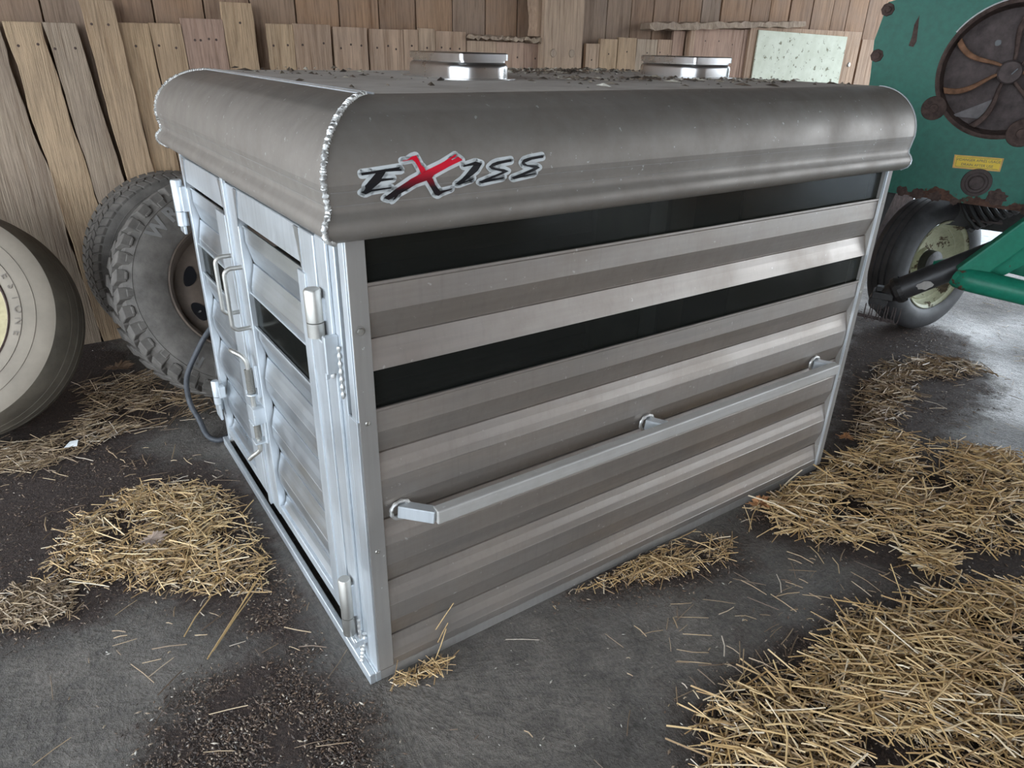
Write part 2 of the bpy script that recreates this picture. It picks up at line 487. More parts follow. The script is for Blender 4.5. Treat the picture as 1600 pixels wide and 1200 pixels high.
# ------------------------------------------------------------------ structure: floor, walls, ceiling
def in_poly(x, y, poly):
    c = np.zeros(np.shape(x), bool); n = len(poly); j = n - 1
    for i in range(n):
        xi, yi = poly[i]; xj, yj = poly[j]
        t = ((yi > y) != (yj > y)) & (x < (xj - xi) * (y - yi) / (yj - yi + 1e-12) + xi)
        c ^= t; j = i
    return c
POLY = dict(
 S1=[(-0.64, 1.09), (-0.57, 1.26), (-0.42, 1.3), (-0.27, 1.28), (-0.16, 1.16), (-0.08, 0.94), (-0.11, 0.67), (-0.17, 0.5), (-0.28, 0.57), (-0.44, 0.69), (-0.61, 0.83), (-0.72, 0.94)],
 S1b=[(-0.89, 0.87), (-0.79, 0.95), (-0.64, 0.9), (-0.61, 0.69), (-0.74, 0.69), (-0.89, 0.76)],
 S2=[(-0.89, 1.73), (-0.89, 1.98), (-0.67, 1.91), (-0.43, 2.1), (-0.16, 2.12), (-0.02, 1.96), (-0.18, 1.87), (-0.43, 1.75), (-0.69, 1.63)],
 S3=[(0.02, -0.012), (0.09, -0.012), (0.22, -0.02), (0.20, -0.07), (0.12, -0.075), (0.02, -0.06)],
 S4=[(0.62, -0.01), (0.77, -0.01), (1.2, -0.01), (1.28, -0.13), (1.16, -0.19), (0.95, -0.15), (0.84, -0.11)],
 S5=[(1.43, -0.03), (1.71, -0.02), (2.03, 0.0), (2.45, 0.01), (2.57, -0.13), (2.8, -0.47), (2.11, -0.74), (1.86, -0.56), (1.75, -0.45), (1.54, -0.31), (1.43, -0.16)],
 S5b=[(3.0, 0.45), (3.5, 0.45), (3.68, 0.26), (3.63, 0.04), (3.18, 0.18), (2.44, -0.06), (2.25, 0.07)],
 S6=[(0.66, -0.56), (0.82, -0.53), (0.98, -0.6), (1.28, -0.55), (1.5, -0.59), (1.67, -0.7), (1.98, -0.8), (1.23, -1.2), (0.51, -0.72)],
 S7=[(1.75, -0.45), (1.94, -0.57), (1.73, -0.67), (1.62, -0.56)],
 D1=[(-0.93, 2.01), (-0.37, 1.65), (0.02, 1.18), (-0.1, 0.56), (-0.23, 0.32), (-0.5, 0.71), (-0.68, 0.61), (-0.92, 0.71)],
 D2=[(-0.55, 0.18), (-0.42, 0.26), (-0.22, 0.23), (-0.05, -0.1), (-0.13, -0.3), (-0.61, 0.02)],
 D3=[(-0.16, 0.7), (-0.07, 0.53), (-0.09, 0.2), (-0.16, 0.11), (-0.23, 0.32)],
 D4=[(2.1, 0.09), (3.96, 1.1), (4.11, 0.46), (3.33, -0.09), (2.51, -0.16), (2.76, -0.44), (2.05, -0.77), (1.58, -0.54), (1.33, -0.09)],
 D5=[(-0.77, 3.19), (-0.29, 3.12), (-0.07, 1.87), (-0.37, 1.65), (-0.81, 1.6)],
 D6=[(0.6, -0.51), (0.86, -0.5), (1.3, -0.49), (2.05, -0.77), (1.23, -1.2), (0.43, -0.67)],
 D7=[(0.54, -0.0), (0.74, 0.08), (1.3, -0.12), (1.24, -0.24), (0.95, -0.23)])

def build_floor():
    X0, X1, Y0, Y1 = -4.0, 6.4, -5.0, 3.3
    nx, ny = 330, 264
    xs = np.linspace(X0, X1, nx); ys = np.linspace(Y0, Y1, ny)
    gx, gy = np.meshgrid(xs, ys)
    d = np.zeros_like(gx)
    for k, p in POLY.items():
        if k[0] == 'D':
            d = np.maximum(d, in_poly(gx, gy, p) * 1.0)
    for _ in range(9):      # soften the outline of each dirty patch
        q = d.copy()
        for ax in (0, 1):
            q = (np.roll(q, 1, ax) + np.roll(q, -1, ax) + q) / 3
        d = q
    verts = np.stack([gx.ravel(), gy.ravel(), np.zeros(gx.size)], 1)
    me = bpy.data.meshes.new('floor')
    i = np.arange(nx * ny).reshape(ny, nx)
    fs = np.stack([i[:-1, :-1].ravel(), i[:-1, 1:].ravel(), i[1:, 1:].ravel(), i[1:, :-1].ravel()], 1)
    me.from_pydata(verts.tolist(), [], fs.tolist())
    a = me.color_attributes.new('dirt', 'FLOAT_COLOR', 'POINT')
    dd = d.ravel()
    a.data.foreach_set('color', np.stack([dd, dd, dd, np.ones_like(dd)], 1).ravel())
    me.materials.append(M['floor']); me.update()
    o = bpy.data.objects.new('floor', me); COL.objects.link(o)
    struct(o)
build_floor()
mb = MB(); mb.box((-60, -60, -0.12), (80, 60, -0.02))
struct(mb.build('ground', M['gravel']))

WY = 3.06
def build_siding():
    mb = MB()
    xs = [-4.0, -3.74, -3.46, -3.2, -2.93, -2.68, -2.4, -2.13, -1.87, -1.6, -1.32, -1.05, -0.78, -0.50, -0.213, 0.03, 0.276, 0.522, 0.76, 1.012, 1.268, 1.517, 1.764, 2.022, 2.271, 2.523, 2.74, 3.02, 3.312, 3.549, 3.778, 4.05, 4.30, 4.536, 4.9, 5.15, 5.429, 5.74, 6.047, 6.287, 6.60, 6.9, 7.2, 7.5]
    for i in range(len(xs) - 1):
        g = 0.004 + 0.004 * random.random()
        if abs(xs[i + 1] - 5.429) < 0.01 or abs(xs[i + 1] - 4.536) < 0.01: g = 0.02
        y = WY + random.uniform(-0.003, 0.003)
        mb.box((xs[i] + 0.003, y, 0.0), (xs[i + 1] - g, y + 0.025, 3.5))
    mb.box((-4.0, WY + 0.03, 0.0), (7.5, WY + 0.045, 3.5))  # backing added behind the siding to keep sky out of the gaps
    struct(mb.build('wall_back', M['wood_siding'], loc=(0, WY, 0), bevel=0.002))
build_siding()
mb = MB(); mb.box((-4.2, -5.2, 3.5), (7.6, 3.2, 3.6))
for x in np.arange(-3.8, 7.6, 0.8):
    mb.box((x, -5.2, 3.32), (x + 0.06, 3.05, 3.5))
struct(mb.build('ceiling', M['wood_dark']))
mb = MB()  # out-of-view wall added to darken side reflections, low gap to brighten slat bands
for i in range(36):
    x = -1.4 + i * 0.25
    mb.box((x, -4.03, 1.25 if 3.3 < x < 5.0 else 0), (x + 0.243, -4.0, 3.5))
struct(mb.build('wall_front_light_block', M['wood_siding']))

# ------------------------------------------------------------------ the lower wall boards, each one its own thing
def nail_dots(mb, cx, w, ztop, y, cnt=2, dz=0.10, span=0.55):
    mb.cur = 1
    for k in range(cnt):
        x = cx + (k - (cnt - 1) / 2) * w * span / max(cnt - 1, 1) + random.uniform(-.008, .008)
        z = ztop - dz + random.uniform(-.012, .012)
        mb.lathe((x, y, z), (0, -1, 0), [(0.0001, 0.0015), (0.006, 0.0015), (0.0065, -0.002)], seg=10)
    mb.cur = 0

def plank(name, xt0, xt1, xb0, xb1, ztop, mat, label, y=3.0, zb=0.0, th=0.024, rag=0.004, slope=0.0, cnt=2, group='old boards nailed along the lower wall', cat='board', tilt=0.0):
    mb = MB(); n = 26; L = []; Rr = []
    r1 = r2 = 0
    for i in range(n + 1):
        t = i / n; z = zb + (ztop - zb) * t
        r1 = 0.55 * r1 + random.uniform(-rag, rag) * 0.7; r2 = 0.55 * r2 + random.uniform(-rag, rag) * 0.7
        L.append((xb0 + (xt0 - xb0) * t + r1, z)); Rr.append((xb1 + (xt1 - xb1) * t + r2, z + slope * t * (xt1 - xt0)))
    yy = y
    vs = []
    for i in range(n + 1):
        for (x, z) in (L[i], Rr[i]):
            vs.append((x, yy - th, z)); vs.append((x, yy, z))
    fs = []
    for i in range(n):
        a = i * 4
        fs += [(a, a + 2, a + 6, a + 4), (a + 1, a + 5, a + 7, a + 3), (a, a + 4, a + 5, a + 1), (a + 2, a + 3, a + 7, a + 6)]
    fs += [(0, 1, 3, 2), (n * 4, n * 4 + 2, n * 4 + 3, n * 4 + 1)]
    mb.add(vs, fs)
    if cnt:
        nail_dots(mb, (xt0 + xt1) / 2, xt1 - xt0, ztop, yy - th, cnt)
    o = mb.build(name, [mat, M['rust']], loc=((xt0 + xt1) / 2, yy, zb), bevel=0.0015, bseg=1)
    tag(o, label, cat, group)
    return o

GP = 'old boards nailed along the lower wall'
B_ = [
 (-0.80, -0.395, -0.86, -0.30, 1.59, 'wood_grey', 'weathered board at the far left with a chewed wavy right edge', 0.012, 0),
 (-0.385, -0.236, -0.30, -0.12, 1.587, 'wood_rough', 'wide brown board right of the wall gap, ragged left edge, narrowing upward', 0.007, 2),
 (-0.228, -0.092, -0.115, 0.045, 1.588, 'wood_grey', 'grey board with a dark knot, left of the tall rough plank', 0.005, 2),
 (-0.061, 0.078, 0.03, 0.16, 1.69, 'wood_rough', 'tall rough-sawn plank rising above its neighbours behind the rear tire', 0.004, 2),
 (0.084, 0.226, 0.165, 0.29, 1.598, 'wood_rough', 'brown board just right of the tall plank near the left tires', 0.004, 1),
 (0.230, 0.376, 0.295, 0.42, 1.601, 'wood_rough', 'brown board with two top nails beside the reddish wide board', 0.003, 2),
 (0.380, 0.584, 0.425, 0.61, 1.628, 'wood_red', 'reddish board with many nail holes above the box left corner', 0.002, 4),
 (0.588, 0.745, 0.62, 0.77, 1.71, 'wood_rough', 'tall golden rough-sawn plank just right of the reddish board', 0.004, 1),
 (0.812, 0.958, 0.82, 0.955, 1.617, 'wood_rough', 'golden board beside the dark gap next to the tall plank', 0.003, 2),
 (0.960, 1.170, 0.955, 1.160, 1.622, 'wood_new', 'smooth pale board with two high nails and chipped corner, left of first wide slit', 0.002, 2),
 (1.187, 1.394, 1.18, 1.385, 1.614, 'wood_new', 'smooth board standing between the two black slits', 0.0015, 3),
 (1.410, 1.630, 1.40, 1.622, 1.610, 'wood_new', 'board with a diagonal scratch just right of the second black slit', 0.0015, 3),
 (1.633, 1.730, 1.625, 1.724, 1.613, 'wood_new', 'narrow board with one nail behind the front roof vent', 0.0015, 1),
 (1.734, 1.845, 1.73, 1.84, 1.622, 'wood_new', 'narrow board whose top pokes up slightly, above the front roof vent', 0.0015, 1),
 (1.850, 2.070, 1.845, 2.065, 1.611, 'wood_new', 'board with three nails in a row above the front roof vent', 0.0015, 3),
 (3.062, 3.190, 3.06, 3.188, 1.566, 'wood_new', 'shortest narrow board directly right of the wide post', 0.003, 1),
 (3.196, 3.364, 3.192, 3.360, 1.599, 'wood_rough', 'golden board, second right of the wide post', 0.003, 1),
 (3.370, 3.550, 3.366, 3.545, 1.612, 'wood_rough', 'dark-streaked golden board with a knot, third right of the wide post', 0.004, 1),
 (3.554, 3.770, 3.55, 3.765, 1.606, 'wood_grey', 'grey dirty board left of the rear roof vent', 0.003, 1),
 (3.775, 3.925, 3.77, 3.92, 1.608, 'wood_new', 'short board with two nails above the rear roof vent', 0.002, 2),
 (3.930, 4.055, 3.93, 4.05, 1.673, 'wood_red', 'narrow brown board left of the thin ledge strip', 0.002, 0),
 (6.49, 6.755, 6.49, 6.755, 1.671, 'wood_new', 'board at the right end of the wall beside the green machine', 0.002, 0),
]
for i, (a, b_, c, d, z, mt, lab, rag, cnt) in enumerate(B_):
    plank('lower_plank', a, b_, c, d, z, M[mt], lab, y=3.0 + random.uniform(-.003, .003) - (0.028 if i == 3 else 0), rag=rag, cnt=cnt)
plank('lower_plank', 2.078, 2.30, 2.075, 2.298, 1.562, M['wood_new'], 'short board under the left end of the thin ledge batten', rag=0.002, cnt=1)
plank('lower_plank', 2.304, 2.52, 2.30, 2.518, 1.56, M['wood_red'], 'split dark-streaked board under the middle of the ledge batten', rag=0.003, cnt=2)
plank('lower_plank', 2.524, 2.71, 2.52, 2.705, 1.557, M['wood_red'], 'split board ending against the wide post', rag=0.003, cnt=1)
plank('wooden_post', 2.64, 2.985, 2.64, 2.98, 3.5, M['wood_new'], 'wide pale post with two big round knots, taller than the boards', y=3.02, th=0.10, rag=0.003, cnt=0, group=None, cat='post')
plank('lower_plank', 2.575, 2.68, 2.60, 2.68, 2.4, M['wood_new'], 'short thick splice board with a ragged left edge at the post', y=3.04, zb=1.60, th=0.09, rag=0.009, cnt=0, group=None)
post = [o for o in COL.objects if o.name.startswith('wooden_post')][0]
for x in (2.73, 2.89):
    mb = MB()
    mb.lathe((x, 2.918, 1.50), (0, -1, 0), [(0.0001, 0.003), (0.02, 0.003), (0.024, 0.004), (0.027, 0.0)], seg=16)
    mb.build('knot', M['wood_grey'], parent=post)

# panel boards to the right of the rear vent
plank('batten', 4.075, 4.125, 4.075, 4.125, 1.69, M['wood_new'], 'thin upright ledge strip left of the plywood sheet', y=2.985, th=0.05, rag=0.001, cnt=0, group=None, cat='board')
plank('plywood_sheet', 4.16, 4.75, 4.16, 4.75, 1.70, M['wood_red'], 'wide smooth brown sheet left of the whitewashed panel', rag=0.001, cnt=3, group=None, cat='board')
plank('lower_plank', 4.755, 4.868, 4.755, 4.868, 1.705, M['wood_red'], 'narrow brown board touching the left of the whitewashed panel', rag=0.001, cnt=0)
mb = MB()
mb.box((4.80, 2.955, 1.15), (6.42, 2.99, 1.73))
o = mb.build('backing_sheet', M['wood_new'], loc=(5.6, 2.97, 1.15), bevel=0.003)
tag(o, 'pale wooden sheet showing as a border around the whitewashed panel', 'board')
mb = MB()
mb.extrude([(4.885, 2.95, 1.16), (6.17, 2.95, 1.16), (6.17, 2.95, 1.685), (4.89, 2.95, 1.705)], (0, -0.012, 0))
o = mb.build('whitewashed_panel', M['whitewash'], loc=(5.5, 2.95, 1.16), bevel=0.002)
tag(o, 'chipped off-white painted panel on the wall above the box right end', 'panel')
mb = MB(); mb.lathe((6.30, 2.953, 1.45), (0, -1, 0), [(0.0001, 0.012), (0.016, 0.01), (0.022, 0.0)], seg=14)
mb.build('bolt', M['steel'], parent=o)
# bark batten lying on the ledge and thin batten
def rough_bar(name, a, b_, w, h, mat, label, cat):
    mb = MB(); a = Vector(a); b_ = Vector(b_); n = 30; pts = []
    vs = []; fs = []
    for i in range(n + 1):
        p = a.lerp(b_, i / n)
        for (sy, sz) in ((-1, -1), (1, -1), (1, 1), (-1, 1)):
            vs.append(p + Vector((0, sy * w / 2 + random.uniform(-.008, .008), sz * h / 2 + random.uniform(-.01, .01))))
    for i in range(n):
        for k in range(4):
            fs.append((i * 4 + k, i * 4 + (k + 1) % 4, i * 4 + 4 + (k + 1) % 4, i * 4 + 4 + k))
    fs += [(0, 1, 2, 3), (n * 4, n * 4 + 3, n * 4 + 2, n * 4 + 1)]
    mb.add(vs, fs)
    o = mb.build(name, mat, loc=tuple(a))
    return tag(o, label, cat)
rough_bar('bark_slab', (3.60, 2.955, 1.69), (5.46, 2.955, 1.765), 0.10, 0.045, M['wood_grey'], 'rough grey bark-edged slab lying along the wall ledge', 'slab')
rough_bar('thin_batten', (2.08, 2.965, 1.585), (2.70, 2.965, 1.572), 0.05, 0.02, M['wood_grey'], 'thin grey batten resting on the short boards left of the post', 'batten')
mb = MB()
mb.cur = 0; mb.extrude([(-0.434, 3.054, 0.918), (-0.398, 3.054, 0.915), (-0.396, 3.054, 0.952), (-0.430, 3.054, 0.956)], (0, 0.002, 0))
mb.cur = 1; mb.extrude([(-0.434, 3.053, 0.945), (-0.397, 3.053, 0.941), (-0.396, 3.053, 0.952), (-0.430, 3.053, 0.956)], (0, 0.0008, 0))
mb.cur = 2; mb.extrude([(-0.424, 3.053, 0.921), (-0.41, 3.053, 0.923), (-0.413, 3.053, 0.934)], (0, 0.0008, 0))
tag(mb.build('paper_tag', [M['paper'], M['leaf_orange'], M['black']], loc=(-0.415, 3.054, 0.918)), 'small white and orange label stuck in the gap between the left boards', 'label')

# ------------------------------------------------------------------ the aluminium stock box
L, W = 1.92, 1.471
ZS = 1.195
box = empty('livestock_box', (0.96, 0.73, 0.0), 'large silver aluminium livestock box with rounded roof and red-black logo in the barn centre', 'livestock box')
# roof profile: outward offset, height
PR = [(0.0, 1.192), (0.030, 1.192), (0.050, 1.203), (0.0575, 1.214), (0.058, 1.227), (0.052, 1.238), (0.043, 1.247), (0.041, 1.258), (0.044, 1.275), (0.048, 1.300)]
for k in range(0, 15):
    a = k / 14 * PI / 2
    PR.append((0.048 - 0.158 * (1 - math.cos(a)), 1.300 + 0.143 * math.sin(a)))
XE = L + 0.03
def oat(z):
    for (o0, z0), (o1, z1) in zip(PR[5:], PR[6:]):
        if z0 <= z <= z1: return o0 + (o1 - o0) * (z - z0) / (z1 - z0)
    return 0.05
def roof():
    mb = MB(); vs = []
    for (o_, z) in PR:
        vs += [(XE, -o_, z), (-o_, -o_, z), (-o_, W + o_, z), (XE, W + o_, z)]
    fs = []
    for i in range(len(PR) - 1):
        for k in range(3):
            fs.append((i * 4 + k, i * 4 + k + 1, (i + 1) * 4 + k + 1, (i + 1) * 4 + k))
    n = len(PR)
    mb.add(vs, fs)
    mb.build('roof_edge', M['alu_roof'], parent=box, smooth=True)
    # flat top and right end cap
    mb = MB(); o_, z = PR[-1]
    mb.box((-o_, -o_, z - 0.003), (XE, W + o_, z))
    mb.build('roof_sheet', M['alu_rooftop'], parent=box)
    mb = MB()
    poly = [(XE - 0.004, -o2, z2) for (o2, z2) in PR] + [(XE - 0.004, W + o2, z2) for (o2, z2) in reversed(PR)]
    mb.extrude(poly, (-0.002, 0, 0))
    mb.build('end_cap', M['alu_side'], parent=box)
    mb = MB()
    mb.tube([(XE, -o2 - 0.0005, z2) for (o2, z2) in PR[1:]] , 0.0025, 6)
    mb.build('edge_bead', M['alu_frame'], parent=box)
    # mitre weld: lumpy bead
    pts = []; rr = []
    P2 = [(o2, z2) for (o2, z2) in PR[1:]]
    dense = smooth_pts([(-o2, -o2, z2) for o2, z2 in P2], 10)
    for i, p in enumerate(dense):
        pts.append(p + Vector((random.uniform(-.0012, .0012),) * 2 + (0,)))
        rr.append(0.0052 + 0.0018 * math.sin(i * 1.9) + random.uniform(-.0006, .0006))
    mb = MB(); mb.tube(pts, rr, 8)
    mb.tube([Vector((-p.x * 0 + p.x, W - p.y, p.z)) for p in pts], rr, 8)
    xw = -PR[-1][0]
    pts = [Vector((xw + random.uniform(-.001, .001), xw + (W - 2 * xw) * i / 60, PR[-1][1] + .001)) for i in range(61)]
    mb.tube(pts, [0.0035 + random.uniform(-.0008, .0008) for _ in pts], 6)
    mb.build('weld_seam', M['weld'], parent=box, smooth=True)
    # thin folded lip running next to the top seam
    mb = MB(); mb.box((xw + 0.012, xw - 0.01, 1.443), (xw + 0.016, W - xw, 1.4465)); mb.box((xw - 0.006, xw - 0.008, 1.441), (xw - 0.003, W - xw, 1.4450))
    mb.build('roof_lip', M['alu_frame'], parent=box)
    # faint press lines along the roof rolls
    mb = MB()
    for z in (1.262, 1.287):
        o2 = oat(z) + 0.0004
        mb.box((-o2 + 0.01, -o2 - 0.0009, z), (XE - 0.002, -o2 + 0.002, z + 0.0012))
        mb.box((-o2 - 0.0009, -o2 + 0.012, z), (-o2 + 0.002, W + o2, z + 0.0012))
    mb.build('press_line', M['alu_trim'], parent=box)
roof()

# slat wall section: trapezoid corrugation between z0 and z1, creases at given heights
def slat_profile(z_top, z_bot, creases, inner=0.019, outer=0.0, toplip=True, botlip=True):
    pts = [(outer - (0.003 if toplip else 0), z_top)]
    if toplip:
        pts.append((outer - 0.003, z_top - 0.006)); pts.append((outer + 0.001, z_top - 0.010))
    prev = z_top - 0.010 if toplip else z_top
    cs = [c for c in creases if z_bot < c < z_top]
    P = 0.190
    for ci, c in enumerate(cs):
        # approach the crease: vertical bulge then inward slope
        s = c + 0.062
        if s < prev - 0.004:
            pts.append((outer, s))
        pts.append((outer + inner - 0.001, c + 0.0015))
        pts.append((outer + inner + 0.003, c))
        pts.append((outer + inner + 0.003, c - 0.0015))
        pts.append((outer + inner - 0.003, c - 0.0025))
        for t, f in ((0.33, 0.60), (0.66, 0.26), (0.98, 0.03), (1.0, -0.04)):
            z = c - 0.003 - 0.066 * t
            if z > z_bot + 0.004:
                pts.append((outer + inner * f, z))
        prev = c - 0.069
    pts.append((outer, z_bot) if not (botlip) else (outer - 0.001, z_bot))
    return pts
CR = [0.967, 0.684, 0.495, 0.304, 0.121]
def slat_mesh_y(mb, x0, x1, prof, y0, sgn=1, th=0.006):
    """prof (depth, z): plane y = y0 + sgn*depth ; extruded along x"""
    poly = [(x0, y0 + sgn * d, z) for d, z in prof] + [(x0, y0 + sgn * (d + th), z) for d, z in reversed(prof)]
    mb.extrude(poly, (x1 - x0, 0, 0))
def slat_mesh_x(mb, y0, y1, prof, x0, sgn=1, th=0.006):
    poly = [(x0 + sgn * d, y0, z) for d, z in prof] + [(x0 + sgn * (d + th), y0, z) for d, z in reversed(prof)]
    mb.extrude(poly, (0, y1 - y0, 0))
lower = slat_profile(0.806, 0.012, [0.684, 0.495, 0.304, 0.121])
mid = slat_profile(1.095, 0.898, [0.967])
for (nm, prof) in (('lower_side_panel', lower), ('upper_side_slat', mid)):
    mb = MB(); slat_mesh_y(mb, 0.006, L + 0.002, prof, 0.002); mb.build(nm, M['alu_side'], parent=box)
    mb = MB(); slat_mesh_y(mb, 0.006, L + 0.002, prof, W - 0.002, -1); mb.build(nm, M['alu_side'], parent=box)
# panes
for (z0, z1) in ((0.80, 0.90), (1.09, 1.196)):
    mb = MB(); mb.box((0.012, 0.012, z0), (L - 0.002, 0.015, z1)); mb.build('window_pane', M['pane'], parent=box)
# corner posts and trim
mb = MB(); mb.box((0.0, -0.003, 0.035), (0.041, 0.003, ZS)); mb.build('corner_trim', M['alu_trim'], parent=box, bevel=0.001, bseg=1)
mb = MB(); mb.box((-0.001, -0.001, 0.035), (0.004, 0.036, ZS)); mb.box((-0.006, -0.003, 0.035), (0.0, 0.047, 0.785))
mb.box((-0.004, 0.001, 0.785), (-0.001, 0.028, ZS - 0.005))
mb.build('corner_post', M['alu_frame'], parent=box, bevel=0.001, bseg=1)
for (a, b_) in (((L, -0.004, 0.02), (L + 0.035, 0.05, ZS)), ((L - 0.01, W - 0.05, 0.02), (L + 0.03, W + 0.004, ZS)), ((0.0, W - 0.04, 0.02), (0.04, W + 0.004, ZS))):
    mb = MB(); mb.box(a, b_); mb.build('corner_post', M['alu_trim'], parent=box, bevel=0.002, bseg=1)
mb = MB(); mb.box((L - 0.003, -0.008, 0.03), (L + 0.001, 0.0, ZS)); mb.build('trim_edge', M['alu_frame'], parent=box)
# screws
def screw(x, y, z, n_, hexa=False, nm='screw'):
    mb = MB(); r = 0.009 if hexa else 0.006
    if hexa:
        mb.lathe((x, y, z), n_, [(0.011, 0.0), (0.011, 0.0015)], seg=16)
        mb.lathe((x, y, z), n_, [(r * 0.78, 0.0015), (r * 0.78, 0.007), (0.0001, 0.0075)], seg=6)
    else:
        mb.lathe((x, y, z), n_, [(r, 0.0), (r * 0.8, 0.002), (0.003, 0.0025), (0.0028, 0.0008), (0.0001, 0.0008)], seg=16)
    mb.build(nm, M['steel'], parent=box)
screw(0.017, -0.003, 0.997, (0, -1, 0), True, 'bolt')
for z in (0.778, 0.424): screw(0.019, -0.003, z, (0, -1, 0))
for z in (1.08, 0.76, 0.42): screw(L + 0.017, -0.004, z, (0, -1, 0))
mb = MB(); mb.tube([(-0.055, 1.50, 1.285), (0.0, 1.50, 1.288)], 0.006, 10); mb.build('bolt', M['steel'], parent=box)
# base frame
mb = MB()
mb.box((-0.028, -0.002, 0.0), (-0.012, W + 0.01, 0.034)); mb.box((-0.012, -0.002, 0.0), (0.004, 0.10, 0.034)); mb.box((-0.012, W - 0.03, 0.0), (0.004, W + 0.01, 0.034))
mb.build('base_rail', M['alu_frame'], parent=box, bevel=0.002, bseg=1)
mb = MB(); mb.box((0.004, 0.0, 0.0), (L + 0.02, 0.045, 0.030)); mb.box((-0.02, W - 0.04, 0.0), (L + 0.02, W, 0.030)); mb.box((L - 0.02, 0.045, 0), (L + 0.02, W - 0.04, 0.03))
mb.build('base_frame', M['alu_trim'], parent=box)
mb = MB(); mb.box((0.06, 0.02, 0.01), (L, W - 0.02, 0.02)); mb.build('box_floor', M['inside'], parent=box)
mb = MB(); mb.box((L - 0.004, 0.05, 0.03), (L, W - 0.05, ZS)); mb.build('end_wall', M['alu_side'], parent=box)
mb = MB(); mb.box((L - 0.03, 0.93, 0.034), (L - 0.006, 1.03, ZS)); mb.build('inner_post', M['alu_frame'], parent=box)
mb = MB(); mb.box((L - 0.02, 1.055, 0.034), (L - 0.006, W - 0.06, ZS)); mb.build('inner_panel', M['inside_olive'], parent=box)  # sheet added in place of an opening; olive stands in for straw beyond
mb = MB(); mb.box((L - 0.02, 0.55, 0.034), (L - 0.006, 0.78, ZS)); mb.build('inner_panel', M['inside'], parent=box)

# ---- end face with the two doors (plane x = 0, outward is -x)
def door(y0, y1, win, nm, stile_l, stile_r, lip):
    """y0 < y1 ; win (ya, yb); stile widths at y1 side (picture left) and y0 side (picture right)"""
    d = MB(); zb, zt = 0.072, 1.168
    d.box((-0.012, y1 - stile_l, zb), (0.016, y1, zt))
    d.box((-0.012, y0, zb), (0.016, y0 + stile_r, zt))
    d.box((-0.010, y0 + stile_r, 1.083), (0.014, y1 - stile_l, zt))
    d.box((-0.010, y0 + stile_r, zb), (0.014, y1 - stile_l, zb + 0.035))
    dr = d.build(nm, M['alu_frame'], parent=box, bevel=0.002, bseg=1)
    ya, yb = y0 + stile_r, y1 - stile_l
    # corner gussets under the header
    for (yc, sg) in ((ya, 1), (yb, -1)):
        g = MB(); g.extrude([(-0.0125, yc, zt - 0.002), (-0.0125, yc + sg * 0.035, zt - 0.002), (-0.0125, yc, 1.06)], (0.002, 0, 0)); g.build('gusset', M['alu_door'], parent=dr)
    s = MB()
    slat_mesh_x(s, ya, yb - 0.011, slat_profile(1.066, 0.862, [0.955], inner=0.016), 0.0, 1, 0.004)
    s.build('upper_slat', M['alu_door'], parent=dr)
    s = MB()
    slat_mesh_x(s, ya, yb - 0.011, slat_profile(0.757, zb + 0.03, [0.660, 0.490, 0.320, 0.150], inner=0.018), 0.0, 1, 0.004)
    s.build('lower_slats', M['alu_door'], parent=dr)
    s = MB(); s.box((0.004, ya, 0.753), (0.007, yb, 0.866)); s.build('window_pane', M['pane'], parent=dr)
    s = MB(); s.box((-0.004, ya, 0.752), (0.002, yb, 0.759)); s.box((-0.003, ya, 0.860), (0.004, yb, 0.866)); s.build('window_trim', M['alu_frame'], parent=dr)
    # vertical receiver flange beside the slats
    s = MB(); s.box((-0.016, lip[0], 0.09), (-0.010, lip[1], 1.068)); s.build('edge_flange', M['alu_frame'], parent=dr, bevel=0.001, bseg=1)
    return dr
dr = door(0.150, 0.862, None, 'right_door', 0.095, 0.085, (0.215, 0.262))
dl = door(0.868, 1.448, None, 'left_door', 0.03, 0.03, (0.895, 1.0))
# jambs and header of the opening
mb = MB(); mb.box((-0.006, 0.047, 0.034), (0.02, 0.143, ZS - 0.004)); mb.box((-0.014, 0.075, 0.034), (-0.006, 0.132, ZS - 0.02))
mb.build('door_jamb', M['alu_frame'], parent=box, bevel=0.002, bseg=1)
mb = MB(); mb.box((-0.008, 1.452, 0.034), (0.02, W + 0.004, ZS)); mb.build('door_jamb', M['alu_frame'], parent=box, bevel=0.001, bseg=1)
mb = MB(); mb.box((0.018, 0.14, 1.14), (0.03, W, 1.2)); mb.build('door_header', M['inside'], parent=box)
mb = MB(); mb.box((-0.020, 0.845, 0.07), (-0.010, 0.868, 1.186)); mb.build('center_astragal', M['alu_frame'], parent=box, bevel=0.001, bseg=1)
mb = MB()
mb.tube([(-0.026 + 0.014 * i / 27, 0.055, 0.036 + 0.09 * i / 27) for i in range(28)], [0.005 + 0.0015 * math.sin(i * 1.7) for i in range(28)], 8)
mb.build('weld_seam', M['weld'], parent=box, smooth=True)
mb = MB(); mb.tube([(-0.012, 0.050, 0.95 - i * 0.005) for i in range(26)], [0.004 + 0.0014 * math.sin(i * 1.7) for i in range(26)], 8)
mb.build('weld_seam', M['weld'], parent=box, smooth=True)

